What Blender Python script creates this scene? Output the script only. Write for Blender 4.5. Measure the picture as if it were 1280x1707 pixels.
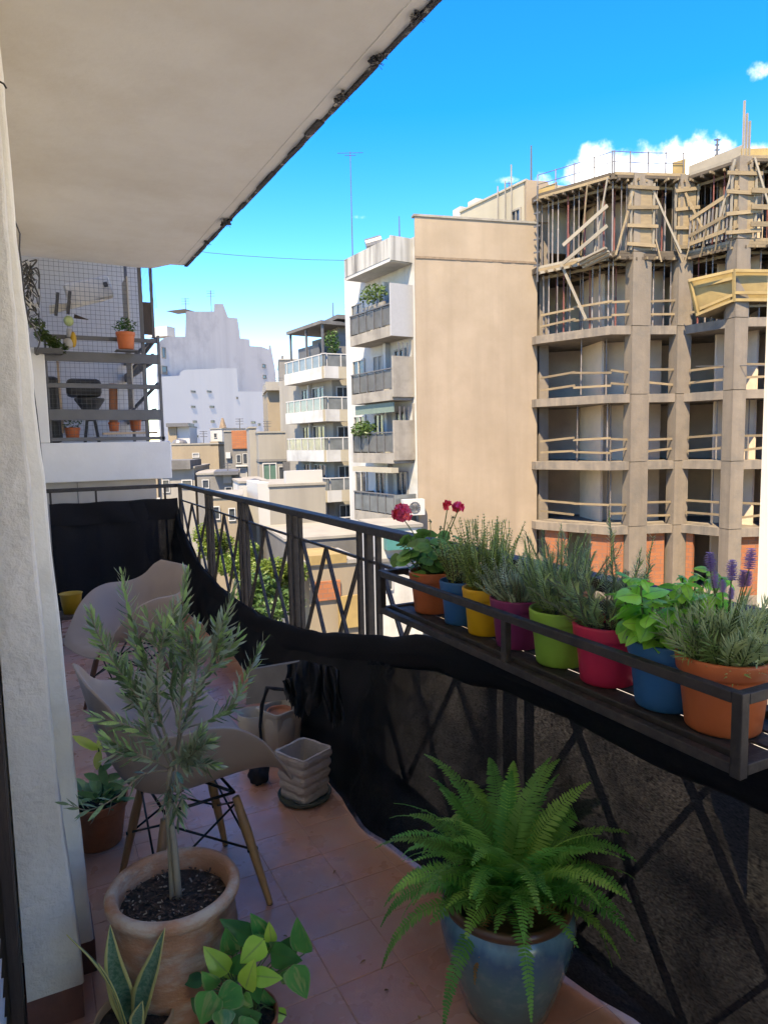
import bpy, math, random
import numpy as np
from mathutils import Vector, Matrix

for _o in list(bpy.data.objects): bpy.data.objects.remove(_o)
SC = bpy.context.scene
COL = SC.collection
rnd = random.Random(7)

# ------------------------------------------------------------------ survey camera
# World axes: X = outwards from the house (street side), Y = along the balcony, Z = up; balcony floor z = 0.
F_PX, CX, CY = 1150.0, 640.0, 853.5
def _u(v): return v/np.linalg.norm(v)
_d1 = _u(np.array([45.0-CX, 750.0-CY, F_PX]))
_a = np.array([0-CX, 738+0.02*640-CY, F_PX]); _b = np.array([1280-CX, 738-0.02*640-CY, F_PX])
_n = _u(np.cross(_b, _a)); _n = -_n if _n[1] > 0 else _n
_Y = _u(_d1-_n*np.dot(_d1, _n)); _X = np.cross(_Y, _n)
ROT = np.array([_X, _Y, _n])
CAM = np.array([0.0, 0.0, 1.5])
def ray(px, py): return ROT @ (np.array([px-CX, py-CY, F_PX])/F_PX)
def onX(px, py, x): d = ray(px, py); return CAM+d*(x-CAM[0])/d[0]
def onY(px, py, y): d = ray(px, py); return CAM+d*(y-CAM[1])/d[1]
def onZ(px, py, z): d = ray(px, py); return CAM+d*(z-CAM[2])/d[2]
def P(px, py, depth): return CAM+ray(px, py)*depth

cd = bpy.data.cameras.new('camera'); co = bpy.data.objects.new('camera', cd); COL.objects.link(co)
cd.sensor_fit = 'VERTICAL'; cd.sensor_height = 36.0; cd.lens = F_PX/1707*36
cd.clip_start = 0.05; cd.clip_end = 5000
_r, _up, _bk = ROT@[1,0,0], ROT@[0,-1,0], -(ROT@[0,0,1])
co.matrix_world = Matrix(((_r[0],_up[0],_bk[0],CAM[0]),(_r[1],_up[1],_bk[1],CAM[1]),(_r[2],_up[2],_bk[2],CAM[2]),(0,0,0,1)))
SC.camera = co

# ------------------------------------------------------------------ sky, sun, exposure
SUN_AZ, SUN_EL = math.radians(224), math.radians(57)
w = bpy.data.worlds.new('World'); SC.world = w; w.use_nodes = True
nt = w.node_tree; nt.nodes.clear()
_out = nt.nodes.new('ShaderNodeOutputWorld'); _bg = nt.nodes.new('ShaderNodeBackground')
sky = nt.nodes.new('ShaderNodeTexSky'); sky.sky_type = 'NISHITA'; sky.sun_disc = False
sky.sun_elevation = SUN_EL; sky.sun_rotation = SUN_AZ; sky.altitude = 900; sky.air_density = 1.0; sky.dust_density = 0.0; sky.ozone_density = 1.6
_bg.inputs['Strength'].default_value = 0.15
# cumulus: noise thresholded, inside soft banks of cloud low over the roofs
geo = nt.nodes.new('ShaderNodeTexCoord')
def _wm(op, a, b=None, c=None):
    m = nt.nodes.new('ShaderNodeMath'); m.operation = op
    for i, x in enumerate((a, b, c)):
        if x is None: continue
        if isinstance(x, (int, float)): m.inputs[i].default_value = x
        else: nt.links.new(x, m.inputs[i])
    return m.outputs[0]
def cloud_bank(cpx, cpy, spx, spy, sharp=1.0):
    d = _u(ray(cpx, cpy)); rgt = _u(np.cross(d, [0,0,1])); upv = np.cross(rgt, d)
    outs = []
    for axis, s in ((rgt, spx/F_PX), (upv, spy/F_PX)):
        dp = nt.nodes.new('ShaderNodeVectorMath'); dp.operation = 'DOT_PRODUCT'
        nt.links.new(geo.outputs['Generated'], dp.inputs[0]); dp.inputs[1].default_value = tuple(axis)
        v = _wm('DIVIDE', dp.outputs['Value'], s); outs.append(_wm('MULTIPLY', v, v))
    dp = nt.nodes.new('ShaderNodeVectorMath'); dp.operation = 'DOT_PRODUCT'
    nt.links.new(geo.outputs['Generated'], dp.inputs[0]); dp.inputs[1].default_value = tuple(d)
    front = _wm('GREATER_THAN', dp.outputs['Value'], 0.0)
    return _wm('MULTIPLY', _wm('SUBTRACT', 1.0, _wm('MULTIPLY', _wm('ADD', outs[0], outs[1]), sharp)), front)
def cnoise(scale, detail, rough):
    n_ = nt.nodes.new('ShaderNodeTexNoise'); n_.inputs['Scale'].default_value = scale; n_.inputs['Detail'].default_value = detail
    n_.inputs['Roughness'].default_value = rough; nt.links.new(geo.outputs['Generated'], n_.inputs['Vector']); return n_.outputs['Fac']
_bank = _wm('MAXIMUM', cloud_bank(1060, 300, 185, 72), cloud_bank(1200, 308, 105, 60))
_bank = _wm('MAXIMUM', _bank, cloud_bank(1125, 275, 100, 52))
_bank = _wm('MAXIMUM', _bank, _wm('SUBTRACT', cloud_bank(1272, 118, 44, 24), 0.38))
_bank = _wm('MAXIMUM', _bank, _wm('SUBTRACT', cloud_bank(845, 300, 45, 14), 0.48))
_bank = _wm('MAXIMUM', _bank, _wm('SUBTRACT', cloud_bank(590, 362, 40, 10), 0.5))
_bank = _wm('MAXIMUM', _bank, cloud_bank(1900, 380, 500, 90)); _bank = _wm('MAXIMUM', _bank, cloud_bank(-900, 420, 500, 80))
_cn = _wm('ADD', _wm('MULTIPLY', cnoise(15, 6, 0.58), 2.2), _wm('MULTIPLY', cnoise(46, 4, 0.6), 0.8))
_cd = _wm('SUBTRACT', _wm('ADD', _wm('MULTIPLY', _wm('MAXIMUM', _bank, -1.6), 1.25), _cn), 1.95)
_mr = nt.nodes.new('ShaderNodeMapRange'); _mr.interpolation_type = 'SMOOTHSTEP'
_mr.inputs['From Min'].default_value = 0.0; _mr.inputs['From Max'].default_value = 0.85; _mr.inputs['To Max'].default_value = 0.97
nt.links.new(_cd, _mr.inputs['Value'])
_shade = nt.nodes.new('ShaderNodeMix'); _shade.data_type = 'RGBA'
_shade.inputs['A'].default_value = (3.2, 3.2, 3.2, 1); _shade.inputs['B'].default_value = (1.9, 2.05, 2.3, 1)
nt.links.new(cnoise(22, 4, 0.5), _shade.inputs['Factor'])
_hs = nt.nodes.new('ShaderNodeHueSaturation'); _hs.inputs['Saturation'].default_value = 1.5; _hs.inputs['Hue'].default_value = 0.515; _hs.inputs['Value'].default_value = 0.505
nt.links.new(sky.outputs['Color'], _hs.inputs['Color'])
_mix = nt.nodes.new('ShaderNodeMix'); _mix.data_type = 'RGBA'
nt.links.new(_mr.outputs['Result'], _mix.inputs['Factor']); nt.links.new(_hs.outputs['Color'], _mix.inputs['A']); nt.links.new(_shade.outputs['Result'], _mix.inputs['B'])
nt.links.new(_mix.outputs['Result'], _bg.inputs['Color']); nt.links.new(_bg.outputs['Background'], _out.inputs['Surface'])
sl = bpy.data.lights.new('sun', 'SUN'); sl.energy = 2.0; sl.angle = math.radians(0.55); sl.color = (1.0, 0.88, 0.72)
so = bpy.data.objects.new('sun', sl); COL.objects.link(so); so.location = (0, -20, 40)
_sd = Vector((math.sin(SUN_AZ)*math.cos(SUN_EL), math.cos(SUN_AZ)*math.cos(SUN_EL), math.sin(SUN_EL)))
so.rotation_euler = _sd.to_track_quat('Z', 'Y').to_euler()
vs = SC.view_settings; vs.view_transform = 'Standard'; vs.look = 'None'; vs.gamma = 1.0; vs.use_curve_mapping = False; vs.exposure = 3.0; vs.use_white_balance = True; vs.white_balance_temperature = 7700; vs.white_balance_tint = 8
SC.cycles.max_bounces = 8; SC.cycles.diffuse_bounces = 4; SC.cycles.transparent_max_bounces = 16
SC.cycles.caustics_reflective = False; SC.cycles.caustics_refractive = False

# ------------------------------------------------------------------ materials
def _nodes(name):
    m = bpy.data.materials.new(name); m.use_nodes = True; t = m.node_tree; t.nodes.clear()
    o = t.nodes.new('ShaderNodeOutputMaterial'); b = t.nodes.new('ShaderNodeBsdfPrincipled'); t.links.new(b.outputs[0], o.inputs['Surface'])
    return m, t, b, o
def _noise(t, vec, scale, detail=4, rough=0.55):
    n_ = t.nodes.new('ShaderNodeTexNoise'); n_.inputs['Scale'].default_value = scale; n_.inputs['Detail'].default_value = detail; n_.inputs['Roughness'].default_value = rough
    t.links.new(vec, n_.inputs['Vector']); return n_.outputs['Fac']
def _ramp(t, fac, stops, interp='LINEAR'):
    r = t.nodes.new('ShaderNodeValToRGB'); r.color_ramp.interpolation = interp
    while len(r.color_ramp.elements) < len(stops): r.color_ramp.elements.new(0.5)
    for e, (p, c) in zip(r.color_ramp.elements, stops): e.position = p; e.color = (c[0], c[1], c[2], 1) if hasattr(c, '__len__') else (c, c, c, 1)
    t.links.new(fac, r.inputs['Fac']); return r.outputs['Color']
def _mixc(t, fac, a, b, blend='MIX'):
    m = t.nodes.new('ShaderNodeMix'); m.data_type = 'RGBA'; m.blend_type = blend
    for k, x in (('Factor', fac), ('A', a), ('B', b)):
        if isinstance(x, (int, float)): m.inputs[k].default_value = x
        elif isinstance(x, (tuple, list)): m.inputs[k].default_value = (x[0], x[1], x[2], 1)
        else: t.links.new(x, m.inputs[k])
    return m.outputs['Result']
def _math(t, op, a, b=0.0, clamp=False):
    m = t.nodes.new('ShaderNodeMath'); m.operation = op; m.use_clamp = clamp
    for i, x in enumerate((a, b)):
        if isinstance(x, (int, float)): m.inputs[i].default_value = x
        else: t.links.new(x, m.inputs[i])
    return m.outputs[0]
MATS = {}
def pmat(name, col, rough=0.7, var=0.2, scale=6.0, bump=0.15, bscale=60.0, metal=0.0, spec=0.5, stain=None, sscale=2.0, samt=0.5, srange=(0.5, 0.68), rv=0.0, stretch=(1,1,1), coat=0.0, bdist=0.01, streak=None, hue=0.0, world=False):
    m, t, b, o = _nodes(name); MATS[name] = m
    tc = t.nodes.new('ShaderNodeTexCoord'); mp = t.nodes.new('ShaderNodeMapping'); mp.inputs['Scale'].default_value = stretch
    if world: gp = t.nodes.new('ShaderNodeNewGeometry'); t.links.new(gp.outputs['Position'], mp.inputs['Vector'])
    else: t.links.new(tc.outputs['Object'], mp.inputs['Vector'])
    vec = mp.outputs['Vector']
    c = np.array(col)
    n1 = _noise(t, vec, scale, 5, 0.6)
    base = _ramp(t, n1, [(0.28, tuple(c*(1-var))), (0.72, tuple(np.minimum(c*(1+var), 0.95)))])
    if stain is not None:
        n2 = _noise(t, vec, sscale, 6, 0.65)
        f = _ramp(t, n2, [(srange[0], 0.0), (srange[1], samt)])
        base = _mixc(t, f, base, stain)
    if streak is not None:   # rain streaks: noise stretched along z
        ms = t.nodes.new('ShaderNodeMapping'); ms.inputs['Scale'].default_value = (streak[1], streak[1], streak[1]*0.06); t.links.new(tc.outputs['Object'], ms.inputs['Vector'])
        f = _ramp(t, _noise(t, ms.outputs['Vector'], 1.0, 4, 0.6), [(0.45, 0.0), (0.72, streak[2])])
        base = _mixc(t, f, base, streak[0])
    if rv or hue:
        oi = t.nodes.new('ShaderNodeObjectInfo'); hs = t.nodes.new('ShaderNodeHueSaturation')
        if rv:
            t.links.new(_math(t, 'ADD', _math(t, 'MULTIPLY', oi.outputs['Random'], 2*rv), 1-rv), hs.inputs['Value'])
        if hue:
            r2 = _math(t, 'FRACT', _math(t, 'MULTIPLY', oi.outputs['Random'], 7.31))
            t.links.new(_math(t, 'ADD', _math(t, 'MULTIPLY', r2, 2*hue), 0.5-hue), hs.inputs['Hue'])
        t.links.new(base, hs.inputs['Color']); base = hs.outputs['Color']
    t.links.new(base, b.inputs['Base Color'])
    rr = _ramp(t, _noise(t, vec, scale*2.3, 3), [(0.3, max(rough-0.08, 0.02)), (0.7, min(rough+0.1, 1.0))]); t.links.new(rr, b.inputs['Roughness'])
    b.inputs['Metallic'].default_value = metal; b.inputs['Specular IOR Level'].default_value = spec
    if coat: b.inputs['Coat Weight'].default_value = coat; b.inputs['Coat Roughness'].default_value = 0.15
    if bump:
        bp = t.nodes.new('ShaderNodeBump'); bp.inputs['Strength'].default_value = bump; bp.inputs['Distance'].default_value = bdist
        t.links.new(_noise(t, vec, bscale, 5, 0.6), bp.inputs['Height']); t.links.new(bp.outputs['Normal'], b.inputs['Normal'])
    return m
def leafmat(name, col, col2, trans=0.35, rough=0.45, rv=0.25, hue=0.02, edge=None, edgew=0.62, band=None, vein=None, splash=None, spec=0.4, back=None):
    m, t, b, o = _nodes(name); MATS[name] = m
    if name.startswith('lf_'): col, col2 = tuple(min(.8,x*2.0) for x in col), tuple(min(.8,x*2.0) for x in col2)
    tc = t.nodes.new('ShaderNodeTexCoord'); oi = t.nodes.new('ShaderNodeObjectInfo')
    n1 = _noise(t, tc.outputs['Object'], 14, 3)
    base = _mixc(t, _ramp(t, n1, [(0.35, 0.0), (0.65, 1.0)]), col, col2)
    uv = t.nodes.new('ShaderNodeUVMap'); sp = t.nodes.new('ShaderNodeSeparateXYZ'); t.links.new(uv.outputs['UV'], sp.inputs[0])
    ax = _math(t, 'ABSOLUTE', _math(t, 'SUBTRACT', _math(t, 'MULTIPLY', sp.outputs['X'], 2.0), 1.0))
    mpn = t.nodes.new('ShaderNodeVectorMath'); mpn.operation = 'ADD'; t.links.new(uv.outputs['UV'], mpn.inputs[0])
    cmb = t.nodes.new('ShaderNodeCombineXYZ'); t.links.new(_math(t, 'MULTIPLY', oi.outputs['Random'], 31.0), cmb.inputs[0]); t.links.new(cmb.outputs[0], mpn.inputs[1])
    if band is not None:
        ms = t.nodes.new('ShaderNodeMapping'); ms.inputs['Scale'].default_value = (4, 30, 1); t.links.new(mpn.outputs[0], ms.inputs['Vector'])
        base = _mixc(t, _ramp(t, _noise(t, ms.outputs['Vector'], 1.0, 4, 0.6), [(0.42, 0.0), (0.6, 0.9)]), base, band)
    if splash is not None:
        ms = t.nodes.new('ShaderNodeMapping'); ms.inputs['Scale'].default_value = (4.5, 1.3, 1); t.links.new(mpn.outputs[0], ms.inputs['Vector'])
        base = _mixc(t, _ramp(t, _noise(t, ms.outputs['Vector'], 1.0, 4, 0.55), [(0.5, 0.0), (0.62, 0.95)]), base, splash)
    if vein is not None:
        base = _mixc(t, _ramp(t, ax, [(0.03, 0.7), (0.12, 0.0)]), base, vein)
    if edge is not None:
        nn = _noise(t, mpn.outputs[0], 6, 2)
        base = _mixc(t, _ramp(t, _math(t, 'ADD', ax, _math(t, 'MULTIPLY', _math(t, 'SUBTRACT', nn, 0.5), 0.25)), [(edgew, 0.0), (edgew+0.06, 1.0)]), base, edge)
    hs = t.nodes.new('ShaderNodeHueSaturation')
    t.links.new(_math(t, 'ADD', _math(t, 'MULTIPLY', oi.outputs['Random'], 2*rv), 1-rv), hs.inputs['Value'])
    t.links.new(_math(t, 'ADD', _math(t, 'MULTIPLY', _math(t, 'FRACT', _math(t, 'MULTIPLY', oi.outputs['Random'], 9.7)), 2*hue), 0.5-hue), hs.inputs['Hue'])
    t.links.new(base, hs.inputs['Color']); base = hs.outputs['Color']
    if back is not None:
        g = t.nodes.new('ShaderNodeNewGeometry'); base = _mixc(t, g.outputs['Backfacing'], base, back)
    t.links.new(base, b.inputs['Base Color']); b.inputs['Roughness'].default_value = rough; b.inputs['Specular IOR Level'].default_value = spec
    bp = t.nodes.new('ShaderNodeBump'); bp.inputs['Strength'].default_value = 0.25; bp.inputs['Distance'].default_value = 0.004
    t.links.new(_noise(t, tc.outputs['Object'], 90, 3), bp.inputs['Height']); t.links.new(bp.outputs['Normal'], b.inputs['Normal'])
    tr = t.nodes.new('ShaderNodeBsdfTranslucent'); t.links.new(base, tr.inputs['Color'])
    mx = t.nodes.new('ShaderNodeMixShader'); mx.inputs[0].default_value = trans
    t.links.new(b.outputs[0], mx.inputs[1]); t.links.new(tr.outputs[0], mx.inputs[2]); t.links.new(mx.outputs[0], o.inputs['Surface'])
    return m

# ------------------------------------------------------------------ mesh helpers
WPOS = {}
def wpos(o): return WPOS.get(o.name, np.zeros(3)) if o is not None else np.zeros(3)
class MB:
    def __init__(s): s.v = []; s.f = []; s.uv = []
    def add(s, vs_, fs, uvs=None):
        n = len(s.v); s.v.extend([tuple(map(float, p)) for p in vs_]); s.f.extend([tuple(i+n for i in q) for q in fs])
        s.uv.extend(uvs if uvs is not None else [(0.5, 0.5)]*len(vs_)); return s
    def hexa(s, lo, hi):       # lo, hi: four points each, same winding
        return s.add(list(lo)+list(hi), [(3,2,1,0),(4,5,6,7),(0,1,5,4),(1,2,6,5),(2,3,7,6),(3,0,4,7)])
    def box(s, lo, hi):
        (a,b,c),(d,e,f_) = lo, hi
        return s.hexa([(a,b,c),(d,b,c),(d,e,c),(a,e,c)], [(a,b,f_),(d,b,f_),(d,e,f_),(a,e,f_)])
    def beam(s, p0, p1, w_, h_, up=(0,0,1)):
        p0, p1 = np.array(p0, float), np.array(p1, float); d = _u(p1-p0); up = np.array(up, float)
        if abs(np.dot(d, _u(up))) > 0.98: up = np.array([0,1,0.])
        sd = _u(np.cross(d, up))*w_/2; u_ = _u(np.cross(sd, d))*h_/2
        q = [-sd-u_, sd-u_, sd+u_, -sd+u_]
        return s.hexa([p0+x for x in q], [p1+x for x in q])
    def prism(s, poly, z0, z1):
        n = len(poly); lo = [(p[0],p[1],z0) for p in poly]; hi = [(p[0],p[1],z1) for p in poly]
        return s.add(lo+hi, [tuple(range(n))[::-1], tuple(range(n,2*n))]+[(i,(i+1)%n,(i+1)%n+n,i+n) for i in range(n)])
    def extrude(s, outline, vec):
        n = len(outline); a = [np.array(p, float) for p in outline]; b = [p+np.array(vec, float) for p in a]
        return s.add(a+b, [tuple(range(n)), tuple(range(n,2*n))[::-1]]+[(i+n,(i+1)%n+n,(i+1)%n,i) for i in range(n)])
    def tube(s, pts, rad, n=6, cap=True):
        pts = [np.array(p, float) for p in pts]; k = len(pts); rad = [rad]*k if np.isscalar(rad) else rad
        vs_ = []; ref = np.array([0.13, 0.21, 0.97])
        for i, p in enumerate(pts):
            d = _u(pts[min(i+1,k-1)]-pts[max(i-1,0)]+1e-9)
            r_ = ref if abs(np.dot(ref, d)) < 0.95 else np.array([1,0,0.]); a = _u(np.cross(d, r_)); b = np.cross(d, a)
            for j in range(n):
                t_ = 2*math.pi*j/n; vs_.append(p+rad[i]*(a*math.cos(t_)+b*math.sin(t_)))
        fs = [(i*n+j, i*n+(j+1)%n, (i+1)*n+(j+1)%n, (i+1)*n+j) for i in range(k-1) for j in range(n)]
        if cap: fs += [tuple(range(n))[::-1], tuple(range((k-1)*n, k*n))]
        return s.add(vs_, fs)
    def lathe(s, c, prof, n=40, wob=0.0, sq=None):
        vs_ = []; ph = rnd.random()*6
        for (r, z) in prof:
            for j in range(n):
                t_ = 2*math.pi*j/n; rr = r*(1+wob*math.sin(2*t_+ph+z*9)+wob*0.6*math.sin(5*t_+z*23))
                vs_.append((c[0]+rr*math.cos(t_), c[1]+rr*math.sin(t_), c[2]+z))
        k = len(prof); fs = [(i*n+j, i*n+(j+1)%n, (i+1)*n+(j+1)%n, (i+1)*n+j) for i in range(k-1) for j in range(n)]
        fs += [tuple(range(n))[::-1]] if prof[0][0] > 1e-4 else []
        return s.add(vs_, fs)
    def disc(s, c, r, n=32, rings=6, dome=0.0, jit=0.0):
        vs_ = [(c[0], c[1], c[2]+dome)]; fs = []
        for i in range(1, rings+1):
            for j in range(n):
                t_ = 2*math.pi*j/n; q = i/rings
                vs_.append((c[0]+r*q*math.cos(t_), c[1]+r*q*math.sin(t_), c[2]+dome*(1-q*q)+(rnd.uniform(-jit,jit) if i < rings else 0)))
        fs += [(0, 1+j, 1+(j+1)%n) for j in range(n)]
        for i in range(rings-1):
            for j in range(n): fs.append((1+i*n+j, 1+(i+1)*n+j, 1+(i+1)*n+(j+1)%n, 1+i*n+(j+1)%n))
        return s.add(vs_, fs)
    def grid(s, fn, nu, nv):
        vs_ = []; uvs = []
        for i in range(nu+1):
            for j in range(nv+1): vs_.append(fn(i/nu, j/nv)); uvs.append((i/nu, j/nv))
        fs = [(i*(nv+1)+j, (i+1)*(nv+1)+j, (i+1)*(nv+1)+j+1, i*(nv+1)+j+1) for i in range(nu) for j in range(nv)]
        return s.add(vs_, fs, uvs)
    def mesh(s, name, mat=None, off=(0,0,0), smooth=False):
        me = bpy.data.meshes.new(name); off = np.array(off, float)
        me.from_pydata((np.array(s.v)-off).tolist(), [], s.f)
        ul = me.uv_layers.new(name='UVMap'); idx = np.empty(len(me.loops), np.int32); me.loops.foreach_get('vertex_index', idx)
        ul.data.foreach_set('uv', np.array(s.uv, np.float32)[idx].ravel())
        if mat is not None: me.materials.append(MATS[mat] if isinstance(mat, str) else mat)
        if smooth: me.polygons.foreach_set('use_smooth', [True]*len(me.polygons))
        me.update(); return me
    def build(s, name, mat, parent=None, smooth=False, bevel=0.0, kind=None, label=None):
        me = s.mesh(name, mat, wpos(parent), smooth); o = bpy.data.objects.new(name, me); COL.objects.link(o)
        if parent is not None: o.parent = parent; WPOS[o.name] = wpos(parent)
        if bevel:
            bm_ = o.modifiers.new('bevel', 'BEVEL'); bm_.width = bevel; bm_.segments = 2; bm_.limit_method = 'ANGLE'; bm_.angle_limit = math.radians(40)
        if kind: o['kind'] = kind
        if label: o['label'] = label
        return o
def tag(o, label, cat, group=None, kind=None):
    o['label'] = label; o['category'] = cat
    if group: o['group'] = group
    if kind: o['kind'] = kind
    return o
def thing(name, label, cat, loc=(0,0,0), group=None):
    o = bpy.data.objects.new(name, None); COL.objects.link(o); o.location = loc; o.empty_display_size = 0.1
    WPOS[o.name] = np.array(loc, float); return tag(o, label, cat, group)
def inst(name, me, parent, loc, rot=None, scale=1.0):
    """another copy of a shared mesh, placed (world loc) under parent"""
    o = bpy.data.objects.new(name, me); COL.objects.link(o); o.parent = parent
    M = Matrix.Translation(Vector(np.array(loc, float)-wpos(parent)))
    if rot is not None: M = M @ (rot.to_4x4() if not isinstance(rot, Matrix) or len(rot) == 3 else rot)
    s_ = (scale,)*3 if np.isscalar(scale) else scale
    o.matrix_local = M @ Matrix.Diagonal((*s_, 1)); WPOS[o.name] = wpos(parent); return o
def structure(o): o['kind'] = 'structure'; return o
def frame_rot(d, n):
    """rotation with local +Y along d and local +Z near n"""
    d = Vector(d).normalized(); n = Vector(n); x = d.cross(n)
    if x.length < 1e-5: x = d.cross(Vector((1,0.2,0)))
    x.normalize(); z = x.cross(d)
    return Matrix(((x.x,d.x,z.x),(x.y,d.y,z.y),(x.z,d.z,z.z)))
# ================================================================== balcony shell
pmat('tile', (0.58,0.265,0.165), rough=0.30, var=0.30, scale=3.2, bump=0.14, bscale=22, stain=(0.50,0.33,0.26), sscale=1.7, samt=0.85, srange=(0.40,0.62), rv=0.035, hue=0.004, world=True)
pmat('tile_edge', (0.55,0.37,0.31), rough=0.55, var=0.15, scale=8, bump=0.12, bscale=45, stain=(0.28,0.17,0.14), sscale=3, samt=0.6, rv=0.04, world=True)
pmat('grout', (0.46,0.25,0.185), rough=0.7, var=0.2, scale=20)
pmat('plaster', (0.75,0.715,0.635), rough=0.9, var=0.06, scale=5, bump=0.5, bscale=26, bdist=0.02, stain=(0.50,0.46,0.39), sscale=3.5, samt=0.4)
pmat('plaster_smooth', (0.82,0.79,0.71), rough=0.9, var=0.05, scale=4, bump=0.35, bscale=40, bdist=0.01, stain=(0.52,0.48,0.41), sscale=3.0, samt=0.4)
pmat('ceiling_paint', (0.74,0.725,0.68), rough=0.92, var=0.05, scale=1.2, bump=0.12, bscale=14, bdist=0.02, stain=(0.57,0.52,0.44), sscale=1.3, samt=0.6, srange=(0.42,0.75))
pmat('peeling', (0.055,0.055,0.06), rough=0.95, var=0.5, scale=14, bump=0.9, bscale=30, bdist=0.03, stain=(0.42,0.40,0.37), sscale=9, samt=0.85, srange=(0.56,0.62))
pmat('white_wall', (0.76,0.75,0.72), rough=0.9, var=0.04, scale=2, bump=0.15, bscale=30, stain=(0.55,0.52,0.47), sscale=1.5, samt=0.3)
pmat('room_paint', (0.80,0.77,0.70), rough=0.9)
pmat('dark_wood', (0.045,0.03,0.022), rough=0.6, var=0.4, scale=6, bump=0.3, bscale=40, stretch=(6,6,1))
pmat('door_grey', (0.16,0.16,0.16), rough=0.5)
pmat('skirting', (0.17,0.075,0.06), rough=0.5, var=0.25, scale=8)
pmat('iron', (0.032,0.028,0.025), rough=0.6, var=0.3, scale=30, bump=0.25, bscale=120, bdist=0.003, stain=(0.07,0.055,0.045), sscale=18, samt=0.5, metal=0.2)
pmat('cable', (0.05,0.05,0.05), rough=0.6); pmat('cable_white', (0.5,0.48,0.44), rough=0.6)

floor = structure(MB().box((-0.3,-3.0,-0.35),(1.372,7.12,-0.0012)).build('balcony_floor','grout'))
tile_me = {}
g = 0.0022
for ix in range(-2, 7):
    x0 = 0.072+0.2*ix-0.002; x1 = x0+0.2
    if x1 > 1.372: x1 = 1.372
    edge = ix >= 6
    for iy in range(-7, 36):
        y0 = 0.05+0.2*iy; y1 = y0+0.2
        if y0 > 7.05 or (ix < 0 and iy > 12) : continue
        if y0 < -0.35: continue
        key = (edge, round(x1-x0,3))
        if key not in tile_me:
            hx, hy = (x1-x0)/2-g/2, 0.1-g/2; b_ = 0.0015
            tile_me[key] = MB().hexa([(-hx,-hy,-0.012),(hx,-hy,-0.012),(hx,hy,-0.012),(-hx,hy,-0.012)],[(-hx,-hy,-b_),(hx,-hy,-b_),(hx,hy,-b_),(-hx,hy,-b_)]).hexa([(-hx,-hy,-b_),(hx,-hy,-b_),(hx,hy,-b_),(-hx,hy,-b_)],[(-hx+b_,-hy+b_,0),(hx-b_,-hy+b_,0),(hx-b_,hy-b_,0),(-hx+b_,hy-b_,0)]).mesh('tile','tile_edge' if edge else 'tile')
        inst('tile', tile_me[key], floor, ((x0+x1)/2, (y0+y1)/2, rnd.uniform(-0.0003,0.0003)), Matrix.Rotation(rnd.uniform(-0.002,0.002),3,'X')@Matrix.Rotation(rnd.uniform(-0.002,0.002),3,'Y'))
# bump the tiles' own light dirt a little by seating them in grout
def cz(y): return 3.145+0.01695*y
c_out = [onZ(310,443,cz(7.0)), onZ(284,441.5,cz(7.0)), onZ(256,448,cz(7.0)), onZ(226,447,cz(7.0)), onZ(150,438,cz(7.0)), onZ(40,428,cz(7.0))]
poly = [(1.5,-3.0)]+[(p[0],p[1]) for p in c_out]+[(-0.6,c_out[-1][1]),(-0.6,-3.0)]
poly[1] = (1.5, poly[1][1])
cb = MB(); n_ = len(poly)
cb.add([(x,y,cz(y)) for x,y in poly]+[(x,y,cz(y)+0.28) for x,y in poly], [tuple(range(n_))[::-1], tuple(range(n_,2*n_))]+[(i,(i+1)%n_,(i+1)%n_+n_,i+n_) for i in range(n_)])
ceil = structure(cb.build('ceiling','ceiling_paint'))
eb = MB(); yy = -3.0      # flaking drip edge along the slab
prev = None
while yy < 7.06:
    ln = rnd.uniform(0.08,0.34); y2 = min(yy+ln, 7.06); wdt = rnd.uniform(0.008,0.02)*(2.2 if rnd.random() < .15 else 1); dz = rnd.uniform(0.008,0.016)
    eb.hexa([(1.502-wdt,yy,cz(yy)-dz),(1.513,yy,cz(yy)-dz),(1.513,y2,cz(y2)-dz),(1.502-wdt,y2,cz(y2)-dz)],[(1.502-wdt,yy,cz(yy)+0.09),(1.513,yy,cz(yy)+0.09),(1.513,y2,cz(y2)+0.09),(1.502-wdt,y2,cz(y2)+0.09)])
    yy = y2
eb.build('drip_edge','peeling',ceil)
for (px,py,sz) in ((374,380,0.045),(622,113,0.03),(628,108,0.02),(568,172,0.03),(690,42,0.022),(342,408,0.025)):
    c_ = onX(px,py,1.47); c_[2] = cz(c_[1])-0.004; bb = MB()
    for k in range(9):
        a_, b_ = rnd.uniform(0,6.28), rnd.uniform(0.3,1); q = c_+np.array([rnd.uniform(-.5,.8)*sz, rnd.uniform(-1.6,1.6)*sz, rnd.uniform(-0.6,0.1)*sz])
        bb.beam(q, q+np.array([math.cos(a_)*sz*b_, math.sin(a_)*sz*b_*1.5, -sz*rnd.uniform(0,0.6)]), sz*0.5, sz*0.22)
    for k in range(7):
        a_ = rnd.uniform(0,6.28); bb.tube([c_, c_+np.array([0.03+0.02*math.cos(a_), 0.03*math.sin(a_), -sz*rnd.uniform(0.3,1.3)])], 0.0015, 4)
    bb.build('flaked_render','peeling',ceil)
dg = MB()
for k in range(40):
    y0, y1 = -3+10*k/40, -3+10*(k+1)/40; dg.hexa([(1.418+rnd.uniform(-.002,.002),y0,cz(y0)-.003),(1.428,y0,cz(y0)-.003),(1.428,y1,cz(y1)-.003),(1.418+rnd.uniform(-.002,.002),y1,cz(y1)-.003)],[(1.416,y0,cz(y0)+.002),(1.43,y0,cz(y0)+.002),(1.43,y1,cz(y1)+.002),(1.416,y1,cz(y1)+.002)])
dg.build('drip_ridge','ceiling_paint',ceil)
cr = MB()
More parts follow.
